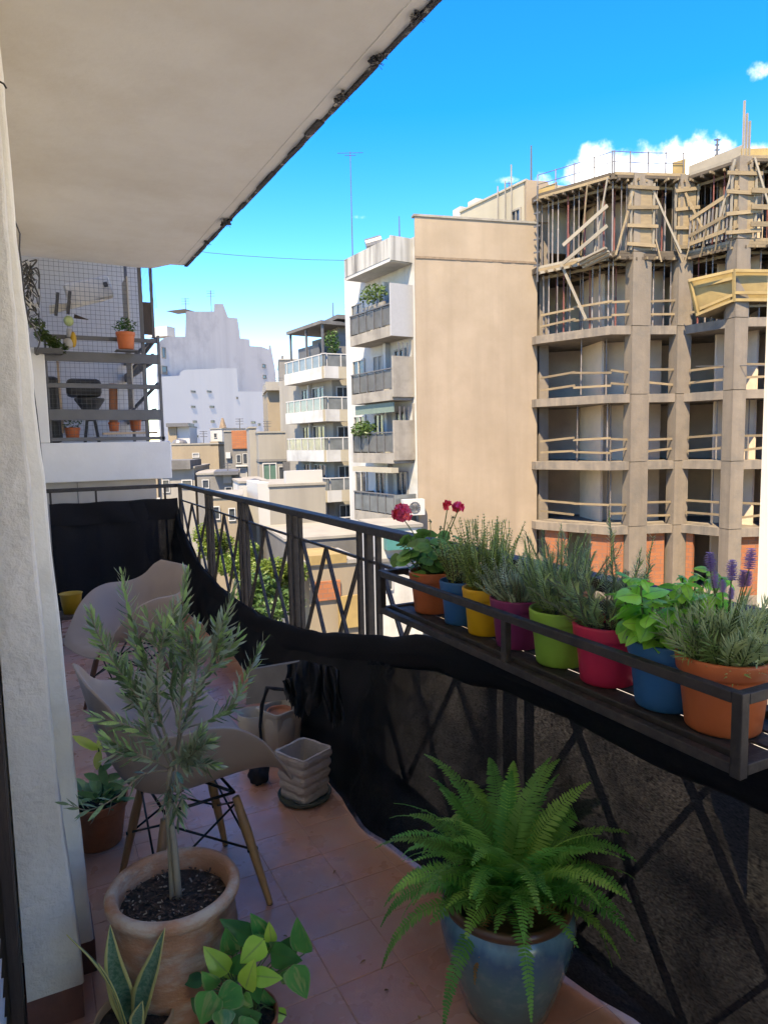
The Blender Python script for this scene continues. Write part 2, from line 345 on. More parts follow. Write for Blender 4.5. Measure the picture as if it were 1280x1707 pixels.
for a_, b_ in zip(c_out[2:], c_out[3:]):
    p0, p1 = np.array([a_[0],a_[1]+0.001,cz(a_[1])+0.012]), np.array([b_[0],b_[1]+0.001,cz(b_[1])+0.012]); cr.beam(p0,p1,0.012,0.02)
cr.build('edge_crack','peeling',ceil)

# house wall with the door jamb and the wall return seen at the left
house = thing('house_wall','rough white plastered wall end beside the doorway at the left','wall',(0,2.0,0))
def jamb(levels, xl, y0, y1, mat, name):
    nz = 46; lv = np.array(levels)
    def fx(z): return np.interp(z, lv[:,0], lv[:,1])
    mb = MB(); r2 = random.Random(3)
    ring = []
    for i in range(nz+1):
        z = lv[0,0]+(3.16-lv[0,0])*i/nz; xr = fx(z)+r2.uniform(-.0022,.0022)
        rw = 0.008
        ring.append([(xl,y0,z),(xl+(xr-xl)*.33,y0+r2.uniform(-.002,.002),z),(xl+(xr-xl)*.66,y0+r2.uniform(-.002,.002),z),(xr-rw,y0,z),(xr-rw*.3,y0+rw*.3,z),(xr,y0+rw,z),(xr+r2.uniform(-.0015,.0015),(y0+y1)/2,z),(xr,y1,z),(xl,y1,z)])
    k = 9; V = [p for r_ in ring for p in r_]
    Fc = [(i*k+j, i*k+(j+1)%k, (i+1)*k+(j+1)%k, (i+1)*k+j) for i in range(nz) for j in range(k)]+[tuple(range(k))[::-1]]
    mb.add(V, Fc); return mb.build(name, mat, house, smooth=False)
jamb([(0.1,0.0475),(0.4,0.03),(0.655,0.016),(1.57,-0.001),(2.26,-0.007),(3.2,-0.011)], -0.088, 1.87, 2.03, 'plaster', 'door_jamb')
jamb([(0.1,0.083),(0.2,0.076),(0.6,0.064),(1.375,0.039),(2.07,0.012),(3.2,-0.004)], -0.30, 2.031, 2.22, 'plaster_smooth', 'wall_return')
MB().box((-0.092,1.876,0.0),(0.042,2.03,0.0995)).build('skirting','skirting',house,bevel=0.003)
MB().box((-0.2,2.035,0.0),(0.086,2.224,0.0995)).build('skirting','skirting',house,bevel=0.003)
MB().box((-0.30,2.221,0.0),(-0.03,7.1,3.2)).build('wall_panel','plaster_smooth',house)
MB().box((-0.26,-3.0,0.0),(-0.02,-0.75,3.13)).build('wall_panel','plaster_smooth',house)
MB().box((-0.26,-0.75,2.45),(-0.02,1.869,3.13)).build('lintel','plaster_smooth',house)
df = thing('door_frame','dark timber door frame against the white jamb at the left edge','door frame',(-0.15,1.8,0))
MB().box((-0.165,1.80,0.0),(-0.092,1.868,2.45)).build('jamb_post','dark_wood',df,bevel=0.004)
MB().box((-0.118,1.785,0.0),(-0.094,1.799,2.45)).build('stop_bead','dark_wood',df)
MB().box((-0.165,-0.74,2.40),(-0.092,1.80,2.449)).build('head_rail','dark_wood',df)
dl = thing('door_leaf','grey door leaf just inside the dark frame at bottom left','door',(-0.2,1.78,0))
MB().box((-0.215,1.05,0.02),(-0.185,1.78,2.38)).build('panel','door_grey',dl,bevel=0.003)
pmat('bounce_shutter_white',(0.82,0.80,0.75),rough=.6,var=.03,scale=3)  # unseen shutter added as a white reflector to fill the shaded balcony
sh_ = thing('bounce_shutter','unseen white slatted shutter added beside the camera to bounce light','shutter',(-0.15,0.5,0))
slat_me = MB().hexa([(-.012,-1.26,-.024),(.012,-1.26,-.024),(.012,1.26,-.024),(-.012,1.26,-.024)],[(-.007,-1.26,.024),(.017,-1.26,.024),(.017,1.26,.024),(-.007,1.26,.024)]).mesh('slat','bounce_shutter_white')
for k in range(48): inst('slat',slat_me,sh_,(-0.145,0.515,0.03+0.05*k))
room = structure(MB().box((-4.2,-3.0,-0.3),(-0.301,7.0,-0.01)).build('room_floor','skirting'))
rw = thing('room_wall','plain interior wall behind the doorway','wall',(-4.3,0,0))
MB().box((-4.4,-3.0,-0.01),(-4.2,7.0,3.1)).build('back_wall','room_paint',rw); MB().box((-4.2,-3.2,-0.01),(-0.02,-3.0,3.1)).build('side_wall','room_paint',rw); MB().box((-4.2,7.0,-0.01),(-0.302,7.2,3.1)).build('side_wall','room_paint',rw)
ab = thing('apartment_house','unseen storeys of the house that carries this balcony, massed to block the sun','building',(-4,0,3.4))  # out of view; mass and height set to keep sun off both balconies
MB().box((-11,-14,3.55),(-0.25,7.0,9.5)).build('upper_storeys','white_wall',ab); MB().box((-11,-14,-9),(-4.41,7.0,3.549)).build('rear_wing','white_wall',ab); MB().box((-4.40,-14,-9),(-0.02,-3.21,3.12)).build('lower_wing','white_wall',ab); MB().box((-4.40,-3.2,-9),(-0.05,7.0,-0.36)).build('lower_storeys','white_wall',ab)
MB().box((-0.6,-14,3.13),(1.5,-3.01,3.4)).build('upper_slab','ceiling_paint',ab); MB().box((-4.4,-3.0,3.13),(-0.61,7.0,3.548)).build('room_ceiling','room_paint',ab)
# cables by the jamb
def cab(name, label, pts, Y, r, mat, group=None):
    q = [onY(a,b,Y) for a,b in pts]; o = MB().tube(q, r, 5).build(name, mat, None, smooth=True); return tag(o, label, 'cable', group)
cab('hanging_cable','thin dark cable running down the edge of the white jamb',[(18,352),(27,372),(34,390),(33,415),(36,440),(44,520),(50,590),(56,645),(62,690),(68,745),(74,800),(77,860),(84,900),(90,945),(95,985)],2.26,0.0022,'cable')
hk = MB(); p_ = onY(0,139,1.84); hk.tube([p_+np.array([-.03,0,0]),p_+np.array([0,0,.004]),p_+np.array([.008,0,.001]),p_+np.array([.013,0,-.008])],0.0022,6)
tag(hk.build('wall_hook','iron',None,smooth=True),'small dark hook curling from the jamb under the ceiling','hook')
def smooth_line(c_, n=5):
    c_ = [np.array(p,float) for p in c_]; c_ = [2*c_[0]-c_[1]]+c_+[2*c_[-1]-c_[-2]]; out = []
    for i in range(1,len(c_)-2):
        for k in range(n):
            t_ = k/n; a,b,c2,d = c_[i-1:i+3]; out.append(.5*((2*b)+(-a+c2)*t_+(2*a-5*b+4*c2-d)*t_**2+(-a+3*b-3*c2+d)*t_**3))
    out.append(c_[-2]); return out
r3 = random.Random(5)
for (name, mat, lab, cnt, radii) in (('dry_vine','cable','tangle of dark dry vine and string by the jamb top',22,(0.0022,0.003,0.005)),('white_string','cable_white','pale string lights tangled in the dry vine at the jamb',9,(0.002,0.003,0.0045))):
    tw = MB()
    for k in range(cnt):
        x0, y0 = r3.uniform(36,54), r3.uniform(430,500); pts = [(x0,y0)]
        for j in range(8):
            x0 += r3.uniform(-12,12.5); y0 += r3.uniform(-7,22); pts.append((min(max(x0,34+0.035*(y0-430)),66),min(y0,590)))
        tw.tube(smooth_line([onY(a,b,4.6+0.03*r3.random()) for a,b in pts]), r3.choice(radii), 5)
    tag(tw.build(name,mat,None,smooth=True),lab,'vine' if mat == 'cable' else 'string')

# ================================================================== railing
RX = 1.32
rail = thing('balcony_railing','dark iron balcony railing with crossed lattice bars and flat top rail','railing',(RX,3.2,0))
MB().box((RX-0.03,-1.6,1.105),(RX+0.03,7.0,1.14)).build('top_rail','iron',rail,bevel=0.004)
MB().box((0.13,6.941,1.105),(RX-0.031,6.999,1.14)).build('top_rail','iron',rail,bevel=0.004)
MB().box((RX-0.006,-1.6,0.972),(RX+0.006,6.93,0.984)).build('thin_rail','iron',rail)
MB().box((RX-0.012,-1.6,0.05),(RX+0.012,6.93,0.075)).build('bottom_rail','iron',rail)
posts = [6.97,5.76,4.74,3.69,2.73,1.72,0.72,-0.28,-1.28]
for i, y in enumerate(posts):
    wd = 0.034
    MB().box((RX-wd/2,y-wd/2,0.0),(RX+wd/2,y+wd/2,1.1045)).build('post','iron',rail,bevel=0.003)
    if i:
        for s_ in (-0.095,0.095): MB().box((RX-0.011,y+s_-0.011,0.0755),(RX+0.011,y+s_+0.011,1.1045)).build('upright','iron',rail)
for i in range(len(posts)-1):
    a_, b_ = posts[i]-(0.107 if i else 0.018), posts[i+1]+0.107; m_ = (a_+b_)/2; zt, zb = 0.971, 0.076
    zm = 0.37; k_ = (zm-zb)/(zt-zm); ia, ib_ = a_+(m_-a_)*k_, b_+(m_-b_)*k_; oa, ob = m_+(a_-m_)*k_, m_+(b_-m_)*k_
    for (y0,z0,y1,z1,dx) in ((m_,zt,a_,zm,-.007),(m_,zt,b_,zm,-.007),(a_,zt,m_,zm,.007),(b_,zt,m_,zm,.007),(a_,zm,ia,zb,.007),(b_,zm,ib_,zb,.007),(m_,zm,oa,zb,-.007),(m_,zm,ob,zb,-.007)):
        MB().beam((RX+dx,y0,z0),(RX+dx,y1,z1),0.012,0.018,up=(1,0,0)).build('lattice_bar','iron',rail)
for x in (0.165,0.55,1.175): MB().box((x-0.009,6.961,0.0),(x+0.009,6.979,1.1045)).build('upright','iron',rail)
MB().box((0.13,6.966,0.05),(RX-0.02,6.974,0.062)).build('bottom_rail','iron',rail)

# ================================================================== shade net
def netmat(name, lo, hi, sc, fade=None, thread=1.0):
    m, t, b, o = _nodes(name); MATS[name] = m
    tc = t.nodes.new('ShaderNodeTexCoord'); mp = t.nodes.new('ShaderNodeMapping'); mp.inputs['Scale'].default_value = sc; t.links.new(tc.outputs['Object'], mp.inputs['Vector'])
    n1 = _noise(t, mp.outputs['Vector'], 1.0, 3, 0.7); n2 = _noise(t, tc.outputs['Object'], 5.0, 5, 0.65)
    f = _ramp(t, n1, [(0.40 if thread > 1 else 0.36, lo), (0.64, hi)]); f2 = _ramp(t, n2, [(0.36, 0.12), (0.66, 1.8)])
    k = _math(t, 'MULTIPLY', f, f2, clamp=True)
    if fade:      # the second layer thins out into torn threads towards its near edge
        sp = t.nodes.new('ShaderNodeSeparateXYZ'); t.links.new(tc.outputs['Object'], sp.inputs[0]); mr = t.nodes.new('ShaderNodeMapRange'); t.links.new(_math(t,'ADD',sp.outputs['Y'],_math(t,'MULTIPLY',_math(t,'SUBTRACT',_noise(t, tc.outputs['Object'], 5.0, 4, 0.6),0.5),0.9)), mr.inputs['Value'])
        mr.inputs['From Min'].default_value = fade[0]; mr.inputs['From Max'].default_value = fade[1]; mr.inputs['To Min'].default_value = 1.0; mr.inputs['To Max'].default_value = 0.0
        k = _math(t,'MAXIMUM',k,_math(t,'MULTIPLY',mr.outputs['Result'],_ramp(t,n1,[(0.3,0.55),(0.5,1.0)])))
    b.inputs['Roughness'].default_value = 0.8; b.inputs['Specular IOR Level'].default_value = 0.15
    t.links.new(_ramp(t, n1, [(0.3,(0.005,0.005,0.007)),(0.7,(0.013*thread,0.013*thread,0.014*thread))]), b.inputs['Base Color'])
    tr = t.nodes.new('ShaderNodeBsdfTransparent'); mx = t.nodes.new('ShaderNodeMixShader'); t.links.new(k, mx.inputs[0]); t.links.new(b.outputs[0], mx.inputs[1]); t.links.new(tr.outputs[0], mx.inputs[2]); t.links.new(mx.outputs[0], o.inputs['Surface'])
netmat('net_single', 0.0, 0.032, (150,95,480), thread=3.6); netmat('net_dense', 0.0, 0.03, (60,60,200)); netmat('net_fade', 0.0, 0.05, (60,60,200), fade=(-1.5,-0.95))
ny = np.array([-1.6,-0.3,0.6,1.2,1.63,2.13,2.52,3.03,3.74,4.3,4.77,5.4,5.89,6.4,6.7,6.85,6.94])
nz = np.array([.86,.86,.86,.85,.84,.78,.69,.57,.45,.40,.385,.40,.45,.58,.70,.80,.94])
by = np.array([-1.6,1.15,1.6,2.0,2.34,2.6,3.0,3.6,5,6.94]); bx = np.array([1.30,1.30,1.215,1.13,1.09,1.10,1.15,1.20,1.22,1.22])
def nfold(y, v): return 0.012*math.sin(y*6.3+2*v)+0.007*math.sin(y*13.7+1.3+4*v)+0.003*math.sin(y*31+7*v)
def net_fn(y0, y1, inset, zt_off=0.0, zb=0.012, amp=1.0):
    def fn(u, v):
        y = y0+(y1-y0)*u; zt = np.interp(y, ny, nz)+zt_off; z = zb+(zt-zb)*v
        x = np.interp(y, by, bx); x = x+(1.298-x)*(v**0.75)
        x -= inset+amp*(0.4+0.6*(1-v))*(nfold(y, v)+0.008*math.sin(z*31+y*5)); x -= 0.05*math.exp(-((v-0.55)/0.3)**2)*(1 if y > 2.4 else max(0,(y-1.6)/0.8))
        return (min(x,1.303), y, z+0.012*math.sin(y*9)*(v if v>.9 else 0)*0.5)
    return fn
net = thing('shade_net','black shade net draped sagging along the inside of the railing','net',(1.25,3.5,0))
MB().grid(net_fn(-1.6,6.94,0.0),200,36).build('net_panel','net_single',net,smooth=True)
MB().grid(net_fn(1.75,6.94,0.018,-0.02,amp=0.9),140,30).build('net_layer','net_fade',net,smooth=True)
def band(u, v):   # rolled-over top of the net
    y = -1.6+8.5*u; zt = np.interp(y, ny, nz)+0.012; hgt = np.interp(y,[-1.6,1.2,2.1,2.6,3.2,6.9],[.12,.125,.13,.15,.2,.25])
    a = v*math.pi*2; sag = 0.02*math.sin(y*7)+0.012*math.sin(y*17+1)
    return (1.272-0.03*math.cos(a)-0.004*math.sin(y*9+a), y, zt-hgt/2+(hgt/2+sag*0.3)*math.sin(a)+0.002*math.sin(y*23))
MB().grid(band,170,14).build('rolled_fold','net_dense',net,smooth=True)
def back(u, v):
    x = 0.15+1.13*u; zt = 1.0-0.02*math.sin(u*3.1)+0.006*math.sin(u*23); return (x, 6.935-0.02*math.sin(u*9+2*v)-0.012*math.sin(u*21)-(1-v)*0.04, 0.015+(zt-0.015)*v)
MB().grid(back,40,20).build('net_panel','net_dense',net,smooth=True)
def back2(u, v):
    x = 0.15+1.13*u; return (x, 6.905-0.012*math.sin(u*13+3*v), 0.80+0.205*v+0.004*math.sin(u*19))
MB().grid(back2,40,6).build('rolled_fold','net_dense',net,smooth=True)

# ================================================================== plant shelf
SH = thing('plant_shelf','dark iron plant shelf with guard rails hung on the railing','shelf',(1.14,1.33,0.95))
q = 0.0098
SY0, SY1, SX0, SX1, SZ0, SZ1 = 0.70, 1.975, 1.0, 1.268, 0.957, 1.077
def ib(a,b,name): MB().box(a,b).build(name,'iron',SH,bevel=0.002)
ib((SX0-q,SY0+q,SZ1-q),(SX0+q,SY1-q,SZ1+q),'guard_rail'); ib((SX0-q,SY0+q,SZ0-q),(SX0+q,SY1-q,SZ0+q),'bottom_bar')
ib((SX1-q,SY0+q,SZ0-q),(SX1+q,SY1-q,SZ0+q),'bottom_bar'); ib((SX1-q,SY0+q,SZ1-q),(SX1+q,SY1-q,SZ1+q),'guard_rail')
for y in (SY0,SY1):
    ib((SX0+q,y-q,SZ1-q),(SX1-q,y+q,SZ1+q),'end_rail'); ib((SX0+q,y-q,SZ0-q),(SX1-q,y+q,SZ0+q),'end_bar')
    for x in (SX0,SX1): ib((x-q,y-q,SZ0-q-.004),(x+q,y+q,SZ1+q+.001),'corner_post')
for x in (SX0,SX1): ib((x-q+.001,1.318-q,SZ0+q),(x+q-.001,1.318+q,SZ1-q),'post')
ib((SX0+q,1.318-q,SZ0-q),(SX1-q,1.318+q,SZ0-.002),'cross_bar')
for x0,x1 in ((1.022,1.034),(1.05,1.10),(1.11,1.16),(1.17,1.22),(1.23,1.25)): ib((x0,SY0+q+.001,SZ0-.0015 if x1-x0 > .03 else SZ0),(x1,SY1-q-.001,SZ0+.004 if x1-x0>.03 else SZ0+.016),'slat')
for y in (0.85,1.45,1.9):
    ib((SX1+q,y-.012,SZ0-.01),(SX1+q+.004,y+.012,1.145),'hanger')
# ================================================================== city behind
pmat('concrete', (0.171,0.140,0.105), rough=0.9, var=0.12, scale=1.6, bump=0.3, bscale=9, bdist=0.03, stain=(0.086,0.078,0.067), sscale=0.9, samt=0.85, streak=((0.076,0.070,0.060),2.4,0.8))
pmat('concrete_col', (0.162,0.132,0.098), rough=0.9, var=0.10, scale=1.3, bump=0.3, bscale=9, bdist=0.03, stain=(0.115,0.102,0.083), sscale=1.2, samt=0.8, rv=0.08, streak=((0.11,0.09,0.068),2.0,0.7))
pmat('slab_soffit', (0.095,0.086,0.073), rough=0.95)
pmat('cream_wall', (0.258,0.203,0.143), rough=0.9, var=0.04, scale=0.5, bump=0.2, bscale=6, bdist=0.02, stain=(0.210,0.162,0.110), sscale=0.35, samt=0.9, srange=(0.38,0.66), streak=((0.191,0.148,0.102),1.3,0.6))
pmat('crack', (0.16,0.115,0.075), rough=0.95, var=0.3)
pmat('cream_light', (0.279,0.252,0.189), rough=0.9, var=0.05, scale=0.6, streak=((0.191,0.165,0.121),0.9,0.35))
pmat('white_facade', (0.381,0.377,0.357), rough=0.9, var=0.05, scale=0.7, bump=0.2, bscale=6, stain=(0.197,0.187,0.168), sscale=0.5, samt=0.5, streak=((0.159,0.149,0.131),1.2,0.35))
pmat('streaked', (0.305,0.298,0.273), rough=0.95, var=0.08, scale=0.8, streak=((0.042,0.038,0.035),2.2,0.95))
pmat('dirty_render', (0.219,0.199,0.166), rough=0.95, var=0.12, scale=1.2, stain=(0.115,0.102,0.086), sscale=0.9, samt=0.7, streak=((0.095,0.086,0.073),1.8,0.5))
pmat('lavender_white', (0.42,0.395,0.375), rough=0.9, var=0.02, scale=0.2, bump=0.0, streak=((0.229,0.229,0.248),0.25,0.3))
pmat('grey_tower', (0.375,0.34,0.325), rough=0.9, var=0.03, scale=0.15, bump=0.0, stain=(0.175,0.168,0.173), sscale=0.07, samt=0.7, streak=((0.172,0.165,0.168),0.3,0.45))
pmat('beige_house', (0.197,0.159,0.107), rough=0.9, var=0.07, scale=0.5, streak=((0.143,0.117,0.086),0.8,0.45))
pmat('pale_house', (0.213,0.198,0.170), rough=0.9, var=0.07, scale=0.5, streak=((0.133,0.123,0.108),0.8,0.5))
pmat('grey_house', (0.133,0.127,0.117), rough=0.9, var=0.1, scale=0.6, streak=((0.095,0.092,0.086),0.8,0.5))
pmat('white_house', (0.339,0.334,0.319), rough=0.9, var=0.04, scale=0.6)
pmat('corner_white',(0.397,0.375,0.323),rough=.9,var=.04,scale=.8)
pmat('roof_grey', (0.086,0.083,0.079), rough=0.95, var=0.25, scale=0.8, stain=(0.133,0.127,0.115), sscale=0.4, samt=0.6)
pmat('dark_window', (0.035,0.04,0.045), rough=0.12, var=0.3, scale=2, bump=0.0, spec=0.8)
pmat('glass_rail', (0.105,0.115,0.117), rough=0.15, var=0.25, scale=1.5, bump=0.0, spec=0.7)
pmat('shutter', (0.191,0.185,0.172), rough=0.7, var=0.1, scale=2)
pmat('dark_metal', (0.07,0.07,0.072), rough=0.6, var=0.2)
pmat('rail_panel', (0.063,0.062,0.057), rough=0.6, var=0.35, scale=1.5)
pmat('green_awning', (0.105,0.143,0.117), rough=0.8, var=0.1, scale=3)
pmat('teal', (0.032,0.133,0.121), rough=0.5, var=0.15, scale=1.0); pmat('green_door', (0.057,0.115,0.086), rough=0.6, var=0.15, scale=1)
pmat('sheet', (0.254,0.254,0.254), rough=0.9, var=0.04)
pmat('brick_infill', (0.140,0.052,0.020), rough=0.9, var=0.2, scale=5)
pmat('wood_plank', (0.170,0.126,0.070), rough=0.8, var=0.2, scale=2.0, rv=0.25, stretch=(1,1,4))
pmat('wood_pale', (0.206,0.179,0.135), rough=0.8, var=0.12, scale=2.0, rv=0.12)
pmat('plywood', (0.253,0.176,0.063), rough=0.7, var=0.18, scale=1.4, rv=0.08, stain=(0.184,0.127,0.049), sscale=1.2, samt=0.6)
pmat('steel_prop', (0.159,0.139,0.125), rough=0.6, var=0.3, scale=3, rv=0.35, metal=0.3); pmat('steel_red', (0.142,0.043,0.034), rough=0.7, var=0.3, scale=3)
pmat('inner_render', (0.60,0.48,0.35), rough=0.95, var=0.1, scale=1.0, stain=(0.45,0.36,0.27), sscale=0.7, samt=0.6)
pmat('formwork_dark', (0.063,0.048,0.032), rough=0.9, var=0.3, scale=2)
pmat('asphalt', (0.17,0.165,0.155), rough=0.95, var=0.2, scale=2); pmat('pavement', (0.29,0.26,0.22), rough=0.95, var=0.15, scale=0.5, stain=(0.25,0.23,0.2), sscale=0.3, samt=0.5)
# brick courses for the infill (bricks are too small to tell apart from here)
def _brickify(name):
    m = MATS[name]; t = m.node_tree; b = next(n for n in t.nodes if n.type == 'BSDF_PRINCIPLED')
    tc = t.nodes.new('ShaderNodeTexCoord'); sp = t.nodes.new('ShaderNodeSeparateXYZ'); t.links.new(tc.outputs['Object'], sp.inputs[0])
    cb_ = t.nodes.new('ShaderNodeCombineXYZ'); t.links.new(_math(t,'ADD',sp.outputs['X'],sp.outputs['Y']), cb_.inputs[0]); t.links.new(sp.outputs['Z'], cb_.inputs[1])
    br = t.nodes.new('ShaderNodeTexBrick'); t.links.new(cb_.outputs[0], br.inputs['Vector']); br.inputs['Scale'].default_value = 1.0
    br.inputs['Brick Width'].default_value = 0.33; br.inputs['Row Height'].default_value = 0.18; br.inputs['Mortar Size'].default_value = 0.014
    br.inputs['Color1'].default_value = (0.27,0.095,0.035,1); br.inputs['Color2'].default_value = (0.22,0.075,0.03,1); br.inputs['Mortar'].default_value = (0.16,0.085,0.055,1)
    t.links.new(br.outputs['Color'], b.inputs['Base Color'])
_brickify('brick_infill')
GZ = -8.0
structure(MB().box((-400,-300,GZ-1),(600,900,GZ)).build('ground','pavement'))
structure(MB().box((3.6,-60,GZ-0.1),(12.2,140,GZ+0.004)).build('road','asphalt'))
structure(MB().box((1.6,-60,GZ-0.1),(3.6,140,GZ+0.13)).build('pavement','pavement')); structure(MB().box((12.2,-60,GZ-0.1),(14.6,140,GZ+0.13)).build('pavement','pavement'))

def xy(px, depth, py=738): p = P(px, py, depth); return np.array([p[0], p[1]])
def azv(a): a = math.radians(a); return np.array([math.sin(a), math.cos(a)])
def isect(A, dv, px, py=738):
    r_ = ray(px, py)[:2]; t_, s_ = np.linalg.solve(np.array([[r_[0],-dv[0]],[r_[1],-dv[1]]]), np.array(A)-CAM[:2]); return t_, s_
def zat(py, depth, px=640): return P(px, py, depth)[2]
class Fac:
    """a vertical face: A = start (xy), dv = unit direction along it, n = outward normal"""
    def __init__(s, A, dv, n): s.A = np.array(A); s.dv = np.array(dv); s.n = np.array(n)
    def pt(s, a, z, o): q_ = s.A+s.dv*a+s.n*o; return (q_[0], q_[1], z)
    def box(s, name, a0, a1, z0, z1, o0, o1, mat, parent, **k):
        return MB().hexa([s.pt(a0,z0,o0),s.pt(a1,z0,o0),s.pt(a1,z0,o1),s.pt(a0,z0,o1)],[s.pt(a0,z1,o0),s.pt(a1,z1,o0),s.pt(a1,z1,o1),s.pt(a0,z1,o1)]).build(name,mat,parent,**k)
    def window(s, a0, a1, z0, z1, parent, o=0.0, mat='dark_window', fmat='shutter', fw=0.08, name='window', bars=1):
        w_ = MB()
        for (b0,b1,c0,c1) in ((a0,a0+fw,z0,z1),(a1-fw,a1,z0,z1),(a0+fw,a1-fw,z0,z0+fw),(a0+fw,a1-fw,z1-fw,z1)):
            w_.hexa([s.pt(b0,c0,o+.002),s.pt(b1,c0,o+.002),s.pt(b1,c0,o+.09),s.pt(b0,c0,o+.09)],[s.pt(b0,c1,o+.002),s.pt(b1,c1,o+.002),s.pt(b1,c1,o+.09),s.pt(b0,c1,o+.09)])
        for k in range(bars):
            m_ = a0+(a1-a0)*(k+1)/(bars+1); w_.hexa([s.pt(m_-.03,z0+fw,o+.03),s.pt(m_+.03,z0+fw,o+.03),s.pt(m_+.03,z0+fw,o+.07),s.pt(m_-.03,z0+fw,o+.07)],[s.pt(m_-.03,z1-fw,o+.03),s.pt(m_+.03,z1-fw,o+.03),s.pt(m_+.03,z1-fw,o+.07),s.pt(m_-.03,z1-fw,o+.07)])
        fr = w_.build(name, fmat, parent); s.box('pane', a0+fw+.002, a1-fw-.002, z0+fw+.002, z1-fw-.002, o+.003, o+.02, mat, fr); return fr

# ---------------------------------------------------------------- cream party wall building with white balconies
dvM = azv(-4.2); nM = np.array([-dvM[1], dvM[0]]); AM = xy(699, 33, 736)
BM = xy(893, 34.5, 733); dvP = _u(BM-AM); nP = np.array([dvP[1], -dvP[0]]); 
if nP[1] > 0: nP = -nP
PW = float(np.linalg.norm(BM-AM))
mid = thing('apartment_block','cream party wall building with stacked white balconies across the street','building',(AM[0]+3,AM[1]+3,GZ))
fM = Fac(AM, dvM, nM); fP = Fac(AM, dvP, nP); LM = 7.1
cnr = [AM, AM+dvP*(PW-.05), AM+dvP*(PW-.05)+dvM*LM, AM+dvM*LM]
MB().prism([tuple(p) for p in cnr], GZ, 10.6).build('wall','white_facade',mid)
# the party wall skin: cream render over the near end, in two lifts parted by an old ledge
fP.box('party_wall', -0.12, PW, GZ, 10.02, 0.003, 0.10, 'cream_wall', mid); fP.box('party_wall', -0.10, PW, 10.09, 11.88, 0.003, 0.08, 'cream_wall', mid)
lg = MB()
for k in range(26):
    a0, a1 = PW*k/26-0.1*(k==0), PW*(k+1)/26; zz = 10.05+rnd.uniform(-.006,.006); d_ = 0.118+rnd.uniform(0,0.02)
    lg.hexa([fP.pt(a0,zz-.055,.003),fP.pt(a1,zz-.055,.003),fP.pt(a1,zz-.055,d_),fP.pt(a0,zz-.055,d_)],[fP.pt(a0,zz+.045,.003),fP.pt(a1,zz+.045,.003),fP.pt(a1,zz+.045,d_),fP.pt(a0,zz+.045,d_)])
lg.build('ledge','crack',mid)
fP.box('coping', -0.16, PW, 11.88, 11.98, -0.25, 0.13, 'dirty_render', mid)
# stair tower on the roof
tdep, ts = isect(AM+dvP*0, dvP, 876); At = AM+dvP*ts
fT = Fac(At, dvM, nM); tl = isect(At, dvM, 770)[1]; fT2 = Fac(At, dvP, nP)
MB().prism([tuple(p) for p in (At+dvM*.15, At+dvP*3+dvM*.15, At+dvP*3+dvM*tl, At+dvM*tl)], 10.61, 13.85).build('stair_tower','cream_light',mid)
fT2.box('tower_skin', -0.02, 1.15, 11.99, 13.9, -0.14, 0.07, 'cream_wall', mid)
fT.window(0.3, 1.0, 11.95, 12.75, mid, fmat='dirty_render'); fT.box('coping', -0.05, tl, 13.85, 13.95, -0.1, 0.06, 'cream_light', mid)
for a_, h_ in ((0.9,14.9),(1.35,14.3),(1.9,14.2)): MB().tube([fT.pt(a_,10.61,0.12),fT.pt(a_,h_,0.12)],0.035,5).build('vent_pipe','dirty_render',mid)
